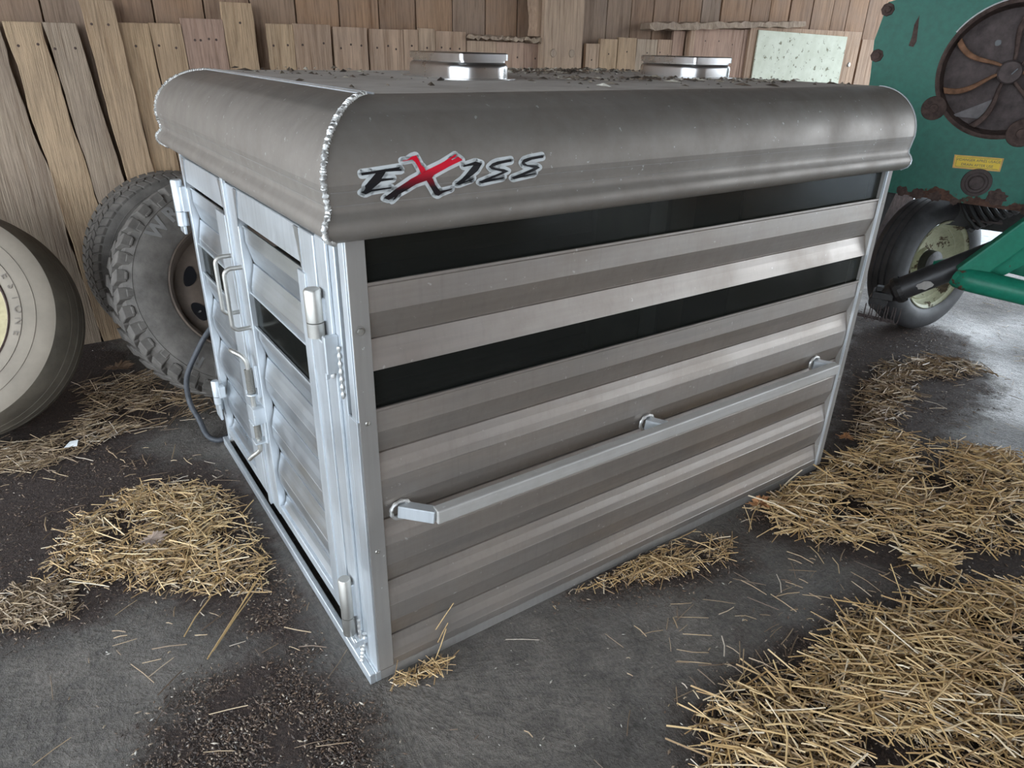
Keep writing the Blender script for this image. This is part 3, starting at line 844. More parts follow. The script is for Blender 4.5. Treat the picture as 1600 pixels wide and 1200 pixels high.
# hinges: two-part barrel with leaves
def hinge(y, z0, z1, leafz, side, x=-0.034, r=0.019):
    mb = MB()
    zc = z0 + (z1 - z0) * 0.32
    mb.lathe((x, y, zc + 0.001), (0, 0, 1), [(0.0001, 0), (r, 0), (r, z1 - zc - 0.004), (r - 0.003, z1 - zc), (0.0001, z1 - zc)], seg=24)
    mb.lathe((x, y, z0), (0, 0, 1), [(0.0001, 0), (r, 0), (r, zc - z0 - 0.001), (0.0001, zc - z0 - 0.001)], seg=24)
    h = mb.build('hinge', M['steel'] if side > 0 else M['alu_frame'], parent=box, smooth=True)
    mb = MB()
    mb.box((x + 0.004, y - 0.012 if side > 0 else y - 0.03, zc), (-0.008, y + 0.012, z1 - 0.02))
    mb.build('hinge_leaf', M['alu_frame'], parent=h, bevel=0.002, bseg=1)
    mb = MB()
    mb.box((x - 0.004, y - 0.045 * side, leafz - 0.005), (x + 0.006, y + 0.022 * side, z0))
    mb.box((x - 0.004, y - 0.055 * side, leafz + 0.01), (-0.006, y - 0.040 * side, z0 + 0.015))
    mb.build('hinge_leaf', M['alu_frame'], parent=h, bevel=0.002, bseg=1)
    mb = MB()
    mb.tube([(x + 0.010, y - 0.05 * side, leafz + i * 0.005) for i in range(20)], [0.0042 + 0.0012 * math.sin(i * 1.8) for i in range(20)], 8)
    mb.build('weld_bead', M['weld'], parent=h, smooth=True)
hinge(0.118, 0.955, 1.062, 0.872, 1)
hinge(0.105, 0.10, 0.285, 0.085, 1, r=0.017)
hinge(1.468, 0.925, 1.085, 0.90, -1)
hinge(1.395, 0.232, 0.33, 0.170, -1, x=-0.036, r=0.015)

# door handles: round bar pulls
def pull(y, z0, z1, out=0.052, r=0.0065):
    pts = [(-0.012, y, z1)]
    for k in range(7):
        a = k / 6 * PI / 2
        pts.append((-0.012 - (out - 0.02) - 0.02 * math.sin(a), y, z1 - 0.02 + 0.02 * math.cos(a)))
    for k in range(7):
        a = k / 6 * PI / 2
        pts.append((-0.012 - (out - 0.02) - 0.02 * math.cos(a), y, z0 + 0.02 - 0.02 * math.sin(a)))
    pts.append((-0.012, y, z0))
    mb = MB(); mb.tube(pts, r, 12)
    return mb
pull(0.886, 0.77, 0.949).build('pull_handle', M['steel'], parent=dl, smooth=True)
pull(0.792, 0.748, 0.936).build('pull_handle', M['steel'], parent=dr, smooth=True)

# spring latch between the doors
mb = MB()
xl, yl = -0.036, 0.80
rod = smooth_pts([(xl - 0.030, yl + 0.06, 0.660), (xl - 0.026, yl + 0.035, 0.662), (xl - 0.008, yl + 0.008, 0.650), (xl, yl, 0.615), (xl, yl, 0.50), (xl, yl, 0.34), (xl - 0.004, yl + 0.004, 0.315), (xl - 0.022, yl + 0.022, 0.292), (xl - 0.032, yl + 0.034, 0.276)], 6)
mb.tube(rod, 0.0075, 10)
latch = mb.build('spring_latch', M['steel'], parent=box, smooth=True)
def spring(z0, z1, r, turns):
    mb = MB(); pts = []
    for i in range(turns * 10 + 1):
        a = i / 10 * 2 * PI
        pts.append((xl + r * math.cos(a), yl + r * math.sin(a), z0 + (z1 - z0) * i / (turns * 10)))
    mb.tube(pts, 0.0019, 5); mb.build('spring', M['steel'], parent=latch, smooth=True)
spring(0.530, 0.612, 0.0115, 19)
spring(0.365, 0.425, 0.0095, 15)
mb = MB()
mb.lathe((xl, yl, 0.522), (0, 0, 1), [(0.0001, 0), (0.017, 0), (0.018, 0.003), (0.017, 0.007), (0.0001, 0.007)], seg=18)
mb.box((xl - 0.012, yl - 0.03, 0.428), (-0.010, yl + 0.026, 0.482))
mb.box((xl - 0.018, yl - 0.026, 0.424), (-0.012, yl + 0.024, 0.4285))
mb.box((xl - 0.018, yl - 0.024, 0.352), (-0.012, yl + 0.022, 0.357))
mb.box((-0.020, yl - 0.03, 0.352), (-0.012, yl - 0.012, 0.43))
mb.box((-0.022, yl - 0.022, 0.515), (-0.012, yl - 0.012, 0.625)); mb.box((xl - 0.014, yl + 0.016, 0.516), (-0.012, yl + 0.020, 0.535))
mb.build('latch_bracket', M['alu_frame'], parent=latch, bevel=0.002, bseg=1)

# side grab rail
mb = MB()
yb_, z_ = -0.068, 0.512
mb.box((0.150, yb_ - 0.004, z_ - 0.019), (1.795, yb_ + 0.026, z_ + 0.019))
rail = mb.build('grab_rail', M['alu_rail'], parent=box, bevel=0.004)
mb = MB()
for (xa, xb, dz, dy) in ((0.085, 0.153, 0.008, 0.012), (0.905, 0.945, 0.006, 0.02), (1.745, 1.792, 0.004, 0.012)):
    mb = MB(); mb.bar((xa, 0.004, z_ + dz), (xb, yb_ + dy, z_), 0.03, 0.034)
    rb_ = mb.build('rail_bracket', M['alu_frame'], parent=rail, bevel=0.002, bseg=1)
for x in (0.088, 0.907, 1.748):
    mb = MB(); mb.tube([(x + 0.026 * math.cos(k / 30 * 2 * PI), 0.0, z_ + 0.008 + 0.024 * math.sin(k / 30 * 2 * PI)) for k in range(31)], [0.005 + 0.0012 * math.sin(k * 2.0) for k in range(31)], 8)
    mb.build('weld_bead', M['weld'], parent=rail, smooth=True)

# roof vents
def rrect(x0, x1, y0, y1, r, z, n=6):
    out = []
    for (cx, cy, a0) in ((x1 - r, y1 - r, 0), (x0 + r, y1 - r, PI / 2), (x0 + r, y0 + r, PI), (x1 - r, y0 + r, 1.5 * PI)):
        for k in range(n + 1):
            a = a0 + k / n * PI / 2
            out.append((cx + r * math.cos(a), cy + r * math.sin(a), z))
    return out
def loft(mb, rings, cap=True):
    n = len(rings[0]); vs = [p for r_ in rings for p in r_]; fs = []
    for i in range(len(rings) - 1):
        for k in range(n):
            fs.append((i * n + k, i * n + (k + 1) % n, (i + 1) * n + (k + 1) % n, (i + 1) * n + k))
    if cap:
        fs.append(tuple(range(n))); fs.append(tuple((len(rings) - 1) * n + k for k in range(n)))
    mb.add(vs, fs)
def vent(x0, x1, y0, y1):
    z = 1.4435
    mb = MB()
    R_ = [rrect(x0 - .02, x1 + .02, y0 - .02, y1 + .02, .08, z), rrect(x0 - .02, x1 + .02, y0 - .02, y1 + .02, .08, z + .003), rrect(x0, x1, y0, y1, .07, z + .004), rrect(x0, x1, y0, y1, .07, z + 0.030)]
    for k in range(1, 6):
        a = k / 5 * PI / 2; q = 0.016 * (1 - math.cos(a))
        R_.append(rrect(x0 + q, x1 - q, y0 + q, y1 - q, .07 - q, z + 0.030 + 0.016 * math.sin(a)))
    loft(mb, R_)
    v_ = mb.build('roof_vent', M['alu_vent'], parent=box, smooth=True)
    mb = MB()
    loft(mb, [rrect(x0 + .025, x1 - .025, y0 + .02, y1 - .02, .01, z + .046, 3), rrect(x0 + .025, x1 - .025, y0 + .02, y1 - .02, .01, z + .052, 3)])
    loft(mb, [rrect(x0 + .018, x1 - .018, y0 + .014, y1 - .014, .012, z + .052, 4), rrect(x0 + .018, x1 - .018, y0 + .014, y1 - .014, .012, z + .069, 4), rrect(x0 + .022, x1 - .022, y0 + .018, y1 - .018, .010, z + .072, 4)])
    mb.build('vent_lid', M['alu_vent'], parent=v_, smooth=True)
vent(0.612, 0.815, 0.598, 0.955)
vent(1.625, 1.865, 0.635, 0.955)

# logo sticker on the roof roll
LG = dict(
 E=[(0.024, 1.3202), (0.0416, 1.3212), (0.1039, 1.3254), (0.1011, 1.3224), (0.1063, 1.3213), (0.1057, 1.3183), (0.0734, 1.3187), (0.0637, 1.3074), (0.0884, 1.3061), (0.0869, 1.3038), (0.062, 1.302), (0.0432, 1.2889), (0.0835, 1.29), (0.082, 1.2873), (0.0429, 1.285), (0.0311, 1.2807), (0.0214, 1.2854), (0.0279, 1.2879), (0.0307, 1.2923), (0.0298, 1.297), (0.0487, 1.3138), (0.0528, 1.3174), (0.0249, 1.3156)],
 XA=[(0.0679, 1.2703), (0.0912, 1.2849), (0.1243, 1.3024), (0.1492, 1.3113), (0.1577, 1.3155), (0.1916, 1.3263), (0.2262, 1.3405), (0.2285, 1.3385), (0.2232, 1.3352), (0.2151, 1.3321), (0.2174, 1.3307), (0.232, 1.3359), (0.2407, 1.3293), (0.2086, 1.3192), (0.1741, 1.3059), (0.1683, 1.2991), (0.1347, 1.2909), (0.1179, 1.2827), (0.0987, 1.2747), (0.0957, 1.2702), (0.086, 1.2627), (0.0904, 1.2707), (0.0782, 1.2658)],
 XB=[(0.1084, 1.3358), (0.1204, 1.3367), (0.1313, 1.3418), (0.1409, 1.3436), (0.1459, 1.3328), (0.1484, 1.3256), (0.1537, 1.3217), (0.1576, 1.3131), (0.1711, 1.2989), (0.1778, 1.2862), (0.1889, 1.273), (0.2166, 1.2762), (0.2165, 1.2742), (0.1946, 1.2688), (0.1858, 1.2639), (0.1773, 1.2678), (0.1678, 1.2822), (0.157, 1.2975), (0.1464, 1.3103), (0.1414, 1.3225), (0.1364, 1.3322), (0.1311, 1.3367), (0.1123, 1.3348)],
 I=[(0.2391, 1.3184), (0.2704, 1.325), (0.2855, 1.3203), (0.2734, 1.3062), (0.2433, 1.288), (0.2659, 1.2923), (0.2628, 1.2895), (0.2314, 1.2819), (0.2226, 1.2846), (0.2374, 1.2939), (0.2554, 1.31), (0.2644, 1.318), (0.242, 1.3163)],
 SA=[(0.3573, 1.3242), (0.3574, 1.3196), (0.3273, 1.3164), (0.3102, 1.3125), (0.3165, 1.3096), (0.3386, 1.3055), (0.3499, 1.3009), (0.3356, 1.2963), (0.3074, 1.2886), (0.3406, 1.2892), (0.3374, 1.2864), (0.2857, 1.2806), (0.278, 1.2845), (0.298, 1.2906), (0.3339, 1.3007), (0.3072, 1.3077), (0.3009, 1.3131), (0.3101, 1.3188), (0.3225, 1.3218)],
 SB=[(0.4378, 1.3276), (0.4398, 1.3223), (0.4097, 1.3202), (0.39, 1.315), (0.3968, 1.3107), (0.4203, 1.3078), (0.4307, 1.3027), (0.4141, 1.2965), (0.391, 1.2902), (0.421, 1.292), (0.4195, 1.2895), (0.3649, 1.283), (0.3583, 1.2874), (0.3777, 1.2925), (0.4138, 1.303), (0.3869, 1.31), (0.3818, 1.3155), (0.3881, 1.3215), (0.4028, 1.3245)])
def sticker_mesh(name, polys, lift, mat, parent):
    """flat polygons in x,z wrapped onto the roof roll"""
    bm = bmesh.new()
    for poly in polys:
        P3 = [Vector((x, 0, z)) for x, z in poly]
        vs = [bm.verts.new(p) for p in P3]
        for t in tessellate_polygon([P3]):
            try: bm.faces.new([vs[i] for i in t])
            except ValueError: pass
    for (_, z) in PR[5:22]:
        bmesh.ops.bisect_plane(bm, geom=bm.verts[:] + bm.edges[:] + bm.faces[:], plane_co=(0, 0, z), plane_no=(0, 0, 1))
    for v_ in bm.verts:
        v_.co.y = -(oat(v_.co.z) + lift)
    bmesh.ops.recalc_face_normals(bm, faces=bm.faces)
    me = bpy.data.meshes.new(name); off = parent.location.copy()
    if parent.parent: off += parent.parent.location
    for v_ in bm.verts: v_.co -= off
    bm.to_mesh(me); bm.free(); me.materials.append(mat)
    o = bpy.data.objects.new(name, me); COL.objects.link(o); o.parent = parent
    sd = o.modifiers.new('thickness', 'SOLIDIFY'); sd.thickness = 0.0003; sd.offset = 0
    return o
white = []
def disc(cx, cz, r, n=10): return [(cx + r * math.cos(2 * PI * k / n), cz + r * 0.95 * math.sin(2 * PI * k / n)) for k in range(n)]
RO = 0.0066
for k, p in LG.items():
    white.append(p)
    for i in range(len(p)):
        a = Vector(p[i]); c = Vector(p[(i + 1) % len(p)]); d = (c - a).normalized(); nn_ = Vector((-d.y, d.x)) * RO
        white.append([tuple(a + nn_), tuple(a - nn_), tuple(c - nn_), tuple(c + nn_)]); white.append(disc(a.x, a.y, RO))
dec = sticker_mesh('logo_sticker', white, 0.0012, M['white_sticker'], box)
sticker_mesh('logo_letter', [LG['E']], 0.0022, M['black'], dec)
sticker_mesh('logo_letter', [LG['XA'], LG['XB']], 0.0022, M['redblack'], dec)
for k in ('I', 'SA', 'SB'): sticker_mesh('logo_letter', [LG[k]], 0.0022, M['black'], dec)

# ------------------------------------------------------------------ tires
def text_polys(txt, size, depth, bold=0.0):
    cu = bpy.data.curves.new('t', 'FONT'); cu.body = txt; cu.size = size; cu.offset = bold; cu.extrude = depth; cu.align_x = 'CENTER'; cu.align_y = 'CENTER'
    ob = bpy.data.objects.new('t', cu); COL.objects.link(ob)
    bpy.context.view_layer.update()
    me = bpy.data.meshes.new_from_object(ob.evaluated_get(bpy.context.evaluated_depsgraph_get()))
    vs = [v_.co.copy() for v_ in me.vertices]; fs = [tuple(p.vertices) for p in me.polygons]
    bpy.data.objects.remove(ob); bpy.data.curves.remove(cu); bpy.data.meshes.remove(me)
    return vs, fs

def frame_of(az, ti):
    n_ = Vector((math.cos(az) * math.cos(ti), math.sin(az) * math.cos(ti), math.sin(ti)))
    u = Vector((0, 0, 1)).cross(n_).normalized(); w = n_.cross(u)
    return n_, u, w
def arc_letters(parent, mat, txt, *a, **k):
    c, fr, r, a0, step = a[:5]
    for i, ch in enumerate(txt):
        mb = MB(); arc_text(mb, ch, c, fr, r, a0 - step * i, step, *a[5:], **k); mb.build('tire_letter', mat, parent=parent)
def arc_text(mb, txt, c, fr, r, a_start, step, size, h, depth=0.0015, bold=0.0):
    n_, u, w = fr
    for i, ch in enumerate(txt):
        a = math.radians(a_start - step * i)
        e = u * math.cos(a) + w * math.sin(a)            # outward
        rt = (u * math.sin(a) - w * math.cos(a))          # clockwise tangent
        vs, fs = text_polys(ch, size, depth, bold)
        mb.add([Vector(c) + e * (r + p.y) + rt * p.x + n_ * (h + p.z) for p in vs], fs)

# tire A: all-terrain tire leaning back
cA = Vector((0.24, 1.923, 0.534)); azA, tiA = -1.462, 0.42
frA = frame_of(azA, tiA); nA = frA[0]
tA = empty('offroad_tire', (0.24, 1.98, 0.0), 'chunky all-terrain tire on brown steel wheel leaning behind box left corner', 'tire', 'spare tires behind the box')
mb = MB()
prof = [(0.292, -0.035), (0.300, -0.012), (0.330, 0.006), (0.375, 0.014), (0.425, 0.010), (0.452, 0.0), (0.458, -0.004), (0.478, -0.012), (0.487, -0.030), (0.489, -0.11), (0.487, -0.20), (0.478, -0.218), (0.425, -0.24), (0.330, -0.236), (0.292, -0.20)]
mb.lathe(cA, nA, prof, 96)
mb.lathe(cA, nA, [(0.442, 0.0045), (0.444, 0.0062), (0.446, 0.0045)], 96)
mb.build('tire_carcass', M['rubber_at'], parent=tA, smooth=True)
mb = MB()
NL = 40
def polar_block(mb, c, fr, a0, a1, r0, r1, h0, h1, skew=0.0, taper=0.0):
    n_, u, w = fr; vs = []
    for r in (r0, r1):
        for (a, h) in ((a0, h0), (a1, h0), (a1 + skew, h1), (a0 + skew, h1)):
            rr = r - (taper if (h == h0 and r == r1) else 0)
            vs.append(Vector(c) + (u * math.cos(a) + w * math.sin(a)) * rr + n_ * h)
    mb.add(vs, [(0, 1, 2, 3), (4, 7, 6, 5), (0, 4, 5, 1), (1, 5, 6, 2), (2, 6, 7, 3), (3, 7, 4, 0)])
for k in range(NL):
    a = 2 * PI * k / NL; da = 2 * PI / NL
    ex = 0.018 if k % 2 else 0.0
    polar_block(mb, cA, frA, a, a + da * 0.66, 0.462 - ex, 0.512, 0.0, -0.045, 0.03, 0.010)
    polar_block(mb, cA, frA, a + da * 0.1, a + da * 0.56, 0.458 - ex, 0.470, 0.006, -0.02, 0.0, 0.0)
    polar_block(mb, cA, frA, a + 0.05, a + 0.05 + da * 0.62, 0.48, 0.512, -0.055, -0.085, 0.06)
    polar_block(mb, cA, frA, a + 0.09, a + 0.09 + da * 0.6, 0.48, 0.512, -0.095, -0.125, -0.05)
    polar_block(mb, cA, frA, a + 0.04, a + 0.04 + da * 0.62, 0.48, 0.512, -0.135, -0.165, -0.05)
    polar_block(mb, cA, frA, a, a + da * 0.66, 0.47, 0.512, -0.175, -0.218, -0.03)
mb.build('tread', M['rubber_at'], parent=tA, bevel=0.003, bseg=1)
arc_letters(tA, M['rubber_letter'], 'WRANGLER', cA, frA, 0.400, 134, 13, 0.085, 0.012, 0.0025, 0.003)
arc_letters(tA, M['rubber_letter'], 'GOODYEAR', cA, frA, 0.403, -43, 13, 0.070, 0.012, 0.0025, 0.0025)
mb = MB()
mb.lathe(cA, nA, [(0.297, -0.004), (0.303, -0.010), (0.300, -0.022), (0.288, -0.026), (0.282, -0.040), (0.270, -0.075), (0.262, -0.085), (0.240, -0.080), (0.215, -0.066), (0.190, -0.062), (0.130, -0.075), (0.085, -0.082), (0.070, -0.085)], 72)
wh = mb.build('steel_wheel', M['rim_rust'], parent=tA, smooth=True)
n_, u, w = frA
for k in range(8):
    mb = MB()
    a = math.radians(202 + k * 45)
    c = cA + (u * math.cos(a) + w * math.sin(a)) * 0.205
    e = (u * math.cos(a) + w * math.sin(a)); t_ = n_.cross(e)
    pts = []
    for j in range(20):
        b2 = 2 * PI * j / 20
        pts.append(c + e * (0.026 * math.cos(b2)) + t_ * (0.045 * math.sin(b2) * (1 + 0.25 * math.cos(b2))) + n_ * -0.058)
    mb.extrude(pts, n_ * -0.012)
    mb.build('wheel_slot', M['black'], parent=wh)
mb = MB(); a = math.radians(202)
c = cA + (u * math.cos(a) + w * math.sin(a)) * 0.212 + n_ * -0.056
mb.tube([c, c + n_ * 0.02], 0.004, 8); mb.build('valve_stem', M['steel'], parent=wh)

# tire B: road tire behind A
cB = Vector((0.171, 2.59, 0.467)); frB = frame_of(-1.407, 0.06); nB = frB[0]
tB = empty('road_tire', (0.171, 2.70, 0.0), 'worn grey road tire standing behind the chunky all-terrain tire against the wall', 'tire', 'spare tires behind the box')
mb = MB()
mb.lathe(cB, nB, [(0.235, -0.03), (0.25, 0.0), (0.30, 0.014), (0.36, 0.016), (0.405, 0.008), (0.425, 0.0), (0.440, -0.012), (0.450, -0.03), (0.456, -0.07), (0.457, -0.12), (0.456, -0.17), (0.448, -0.215), (0.40, -0.245), (0.30, -0.25), (0.235, -0.21)], 96)
mb.lathe(cB, nB, [(0.398, 0.009), (0.400, 0.0115), (0.402, 0.009)], 96)
mb.build('tire_carcass', M['rubber_at'], parent=tB, smooth=True)
mb = MB()
for k in range(64):
    a = 2 * PI * k / 64; da = 2 * PI / 64
    polar_block(mb, cB, frB, a, a + da * 0.8, 0.42, 0.4615, -0.006, -0.048, 0.03, 0.016)
    polar_block(mb, cB, frB, a, a + da * 0.8, 0.44, 0.462, -0.055, -0.10, -0.04)
    polar_block(mb, cB, frB, a, a + da * 0.8, 0.44, 0.462, -0.108, -0.15, 0.04)
    polar_block(mb, cB, frB, a, a + da * 0.8, 0.44, 0.4615, -0.158, -0.215, -0.03)
mb.build('tread', M['rubber_at'], parent=tB, bevel=0.002, bseg=1)

# tire D: large ribbed implement tire at the left edge
cD = Vector((-0.909, 2.081, 0.535)); frD = frame_of(-1.924, 0.517); nD = frD[0]
tD = empty('implement_tire', (-0.86, 2.2, 0.0), 'large smooth tan dusty tire with yellow rim, cut off by the left picture edge', 'tire')
mb = MB()
mb.cur = 0
mb.lathe(cD, nD, [(0.278, -0.03), (0.285, -0.004), (0.30, 0.004), (0.34, 0.012), (0.385, 0.012), (0.43, 0.006), (0.449, -0.004)], 128)
mb.cur = 1
mb.lathe(cD, nD, [(0.449, -0.004), (0.456, -0.018), (0.470, -0.06), (0.4745, -0.090), (0.471, -0.093), (0.4755, -0.096), (0.482, -0.14), (0.478, -0.144), (0.483, -0.148), (0.484, -0.19), (0.480, -0.193), (0.484, -0.197), (0.478, -0.24), (0.462, -0.285), (0.44, -0.30), (0.36, -0.31), (0.285, -0.29), (0.278, -0.26)], 128)
mb.build('tire_carcass', [M['rubber_tan'], M['rubber_tan_dk']], parent=tD, smooth=True)
mb = MB()
for r in (0.385, 0.335): mb.lathe(cD, nD, [(r - 0.0012, 0.011), (r, 0.0145), (r + 0.0012, 0.011)], 96)
mb.build('sidewall_ring', M['rubber_faint'], parent=tD)
arc_letters(tD, M['rubber_faint'], 'FIRESTONE', cD, frD, 0.322, 54, 8.5, 0.040, 0.0115, 0.001)
mb = MB()
mb.lathe(cD, nD, [(0.284, 0.002), (0.288, -0.006), (0.280, -0.016), (0.268, -0.022), (0.258, -0.06), (0.245, -0.12), (0.10, -0.13), (0.0001, -0.12)], 72)
wh = mb.build('wheel_rim', M['rim_yellow'], parent=tD, smooth=True)
mb = MB(); mb.lathe(cD, nD, [(0.284, 0.0035), (0.2885, -0.004), (0.280, -0.013), (0.272, -0.018)], 72)
mb.build('rim_edge', M['rust'], parent=wh, smooth=True)

# hose
hp = smooth_pts([(0.02, 1.52, 0.016), (-0.04, 1.50, 0.012), (-0.075, 1.55, 0.02), (-0.085, 1.62, 0.07), (-0.10, 1.68, 0.13), (-0.09, 1.70, 0.235), (-0.03, 1.70, 0.345), (0.03, 1.70, 0.425), (0.12, 1.72, 0.50)], 8)
mb = MB(); mb.tube(hp, 0.0115, 12)
tag(mb.build('rubber_hose', M['rubber_hose'], loc=(-0.05, 1.55, 0), smooth=True), 'black rubber hose curving from floor up behind the box beside the all-terrain tire', 'hose')

# ------------------------------------------------------------------ green farm machine
GO = Vector((3.377, 0.322, 0)); GU = Vector((0.432, -0.902, 0)).normalized(); GN = Vector((-0.902, -0.432, 0)).normalized()
def G(u, z, d=0.0): return GO + GU * u + Vector((0, 0, z)) + GN * d
gm = empty('farm_machine', (3.6, 0.6, 0.0), 'green farm machine with rusty round fan opening and yellow drain sticker', 'farm machine')
# face sheet with a round hole
def face_sheet():
    mb = MB(); n = 72; cx, cz, r = 0.003, 1.485, 0.290
    inner = [(cx + r * math.cos(2 * PI * k / n), cz + r * math.sin(2 * PI * k / n)) for k in range(n)]
    poly = [(-0.57, 1.765), (-0.595, 1.60), (-0.575, 1.42), (-0.545, 0.93), (-0.525, 0.905), (0.15, 0.873), (0.75, 0.86), (0.75, 1.95), (-0.40, 1.95), (-0.455, 1.80)]
    def hit(a):
        d = Vector((math.cos(a), math.sin(a))); best = 9
        for i in range(len(poly)):
            p = Vector(poly[i]) - Vector((cx, cz)); q = Vector(poly[(i + 1) % len(poly)]) - Vector((cx, cz)); e = q - p
            den = d.x * e.y - d.y * e.x
            if abs(den) < 1e-9: continue
            t = (p.x * e.y - p.y * e.x) / den; s_ = (p.x * d.y - p.y * d.x) / den
            if t > 0 and -1e-6 <= s_ <= 1 + 1e-6: best = min(best, t)
        return (cx + d.x * best, cz + d.y * best)
    angs = sorted([2 * PI * k / n for k in range(n)] + [math.atan2(p[1] - cz, p[0] - cx) % (2 * PI) for p in poly])
    ii = [(cx + r * math.cos(a), cz + r * math.sin(a)) for a in angs]; oo = [hit(a) for a in angs]; m_ = len(angs)
    vs = []
    for d in (0.0, -0.008):
        vs += [G(p[0], p[1], d) for p in ii] + [G(p[0], p[1], d) for p in oo]
    fs = []
    for k in range(m_):
        k2 = (k + 1) % m_
        fs += [(k, k2, m_ + k2, m_ + k), (2 * m_ + k, 3 * m_ + k, 3 * m_ + k2, 2 * m_ + k2), (m_ + k, m_ + k2, 3 * m_ + k2, 3 * m_ + k), (k, 2 * m_ + k, 2 * m_ + k2, k2)]
    mb.add(vs, fs)
    o = mb.build('face_sheet', M['green'], parent=gm)
    # casing behind it
    mb = MB()
    P_ = [G(p[0], p[1], -0.009) for p in poly]
    mb.extrude(P_, GN * -0.45, cap=False)
    mb.build('casing', M['green'], parent=gm)
    mb = MB(); mb.extrude([p + GN * -0.45 for p in P_], GN * -0.01); mb.build('casing_back', M['rust'], parent=gm)
face_sheet()
hub = G(0.003, 1.478)
mb = MB()
mb.lathe(G(0.003, 1.485), GN, [(0.296, 0.002), (0.298, 0.006), (0.290, 0.010), (0.280, 0.004), (0.277, -0.01), (0.268, -0.07), (0.262, -0.09)], 72)
mb.build('fan_ring', M['rust'], parent=gm, smooth=True)
mb = MB(); mb.lathe(G(0.003, 1.485), GN, [(0.297, 0.0005), (0.3005, 0.003), (0.304, 0.0005)], 90, a0=-0.4, a1=2.6)
mb.build('chipped_edge', M['white_sticker'], parent=gm)
mb = MB(); mb.lathe(G(0.003, 1.485, -0.085), GN, [(0.0001, 0), (0.285, 0.0), (0.285, -0.01)], 64)
fd = mb.build('fan_disc', M['rust_grey'], parent=gm, smooth=True)
for i, (ang, mt) in enumerate(((88, 'rust'), (157, 'rust_orange'), (205, 'rust_orange'), (254, 'rust'), (306, 'rust'), (355, 'rust_orange'), (40, 'rust'))):
    mb = MB(); n = 10; vs = []
    for k in range(n + 1):
        t = k / n; r = 0.045 + (0.265 - 0.045) * t; a = math.radians(ang + 9 * math.sin(t * PI) - 4)
        wd = 0.006 + 0.009 * t
        ce = Vector((math.cos(a), math.sin(a))); pe = Vector((-ce.y, ce.x))
        for (s_, dd) in ((-1, -0.084), (-1, -0.022 + 0.0 * t), (1, -0.022), (1, -0.084)):
            q = ce * r + pe * s_ * wd
            vs.append(G(0.003 + q.x, 1.485 + q.y, dd))
    fs = []
    for k in range(n):
        for j in range(4): fs.append((k * 4 + j, k * 4 + (j + 1) % 4, k * 4 + 4 + (j + 1) % 4, k * 4 + 4 + j))
    fs += [(0, 1, 2, 3), (n * 4, n * 4 + 3, n * 4 + 2, n * 4 + 1)]
    mb.add(vs, fs); mb.build('fan_blade', M[mt], parent=fd, bevel=0.003, bseg=1)
mb = MB(); mb.lathe(hub + GN * -0.085, GN, [(0.052, 0.0), (0.050, 0.066), (0.044, 0.074), (0.0001, 0.076)], 28)
mb.build('fan_hub', M['rust_grey'], parent=fd, smooth=True)
mb = MB(); mb.bar(G(0.010, 1.47, -0.006), G(0.028, 1.495, -0.006), 0.006, 0.004, up=GN); mb.build('hub_slot', M['black'], parent=fd)
mb = MB(); mb.lathe(G(-0.075, 1.60, -0.083), GN, [(0.0001, 0.0008), (0.013, 0.0008)], 14); mb.build('disc_hole', M['black'], parent=fd)
mb = MB(); mb.extrude([G(-0.19, 1.275, -0.07), G(-0.03, 1.36, -0.07), G(-0.03, 1.32, -0.07), G(-0.07, 1.27, -0.07)], GN * 0.004); mb.build('disc_plate', M['old_tin'], parent=fd)
# rusty mounting lugs
for (uu, zz, r) in ((-0.265, 1.31, 0.055), (0.118, 1.222, 0.062)):
    mb = MB(); mb.lathe(G(uu, zz), GN, [(r, 0.0), (r * 0.97, 0.010), (r * 0.8, 0.014), (r * 0.35, 0.014), (r * 0.33, 0.028), (0.0001, 0.03)], 24); mb.build('mounting_lug', M['rust'], parent=gm, smooth=True)
for (uu, zz) in ((-0.565, 1.734), (-0.568, 1.534)):
    mb = MB(); mb.lathe(G(uu, zz), GN, [(0.030, 0.001), (0.028, 0.004), (0.015, 0.005), (0.014, 0.014), (0.0001, 0.016)], 8); mb.build('edge_bolt', M['rust'], parent=gm)
mb = MB(); mb.lathe(G(0.000, 0.985), GN, [(0.066, 0.0), (0.064, 0.010), (0.050, 0.016), (0.046, 0.010), (0.036, 0.010), (0.030, 0.020), (0.0001, 0.024)], 32); mb.build('drain_cap', M['rust_grey'], parent=gm, smooth=True)
# rust patches
def patch(u0, z0, r, name='rust_patch', m_='rust'):
    pts = []
    for k in range(22):
        a = 2 * PI * k / 22; q = r * (0.75 + 0.4 * random.random())
        pts.append(G(u0 + q * math.cos(a), z0 + q * math.sin(a) * 0.85, 0.0005))
    mb = MB(); mb.extrude(pts, GN * 0.0012); mb.build(name, M[m_], parent=gm)
for (u0, z0, r) in ((0.10, 0.925, 0.045), (-0.16, 0.90, 0.03), (-0.24, 0.905, 0.035), (-0.31, 0.91, 0.03), (-0.07, 0.885, 0.02), (0.24, 0.88, 0.03)): patch(u0, z0, r)
mb = MB(); mb.extrude([G(-0.437, 1.67, 0.0005), G(-0.425, 1.71, 0.0005), (G(-0.418, 1.66, 0.0005)), G(-0.41, 1.60, 0.0005), G(-0.418, 1.575, 0.0005), G(-0.44, 1.58, 0.0005), G(-0.435, 1.62, 0.0005)], GN * 0.001); mb.build('rust_patch', M['rust'], parent=gm)
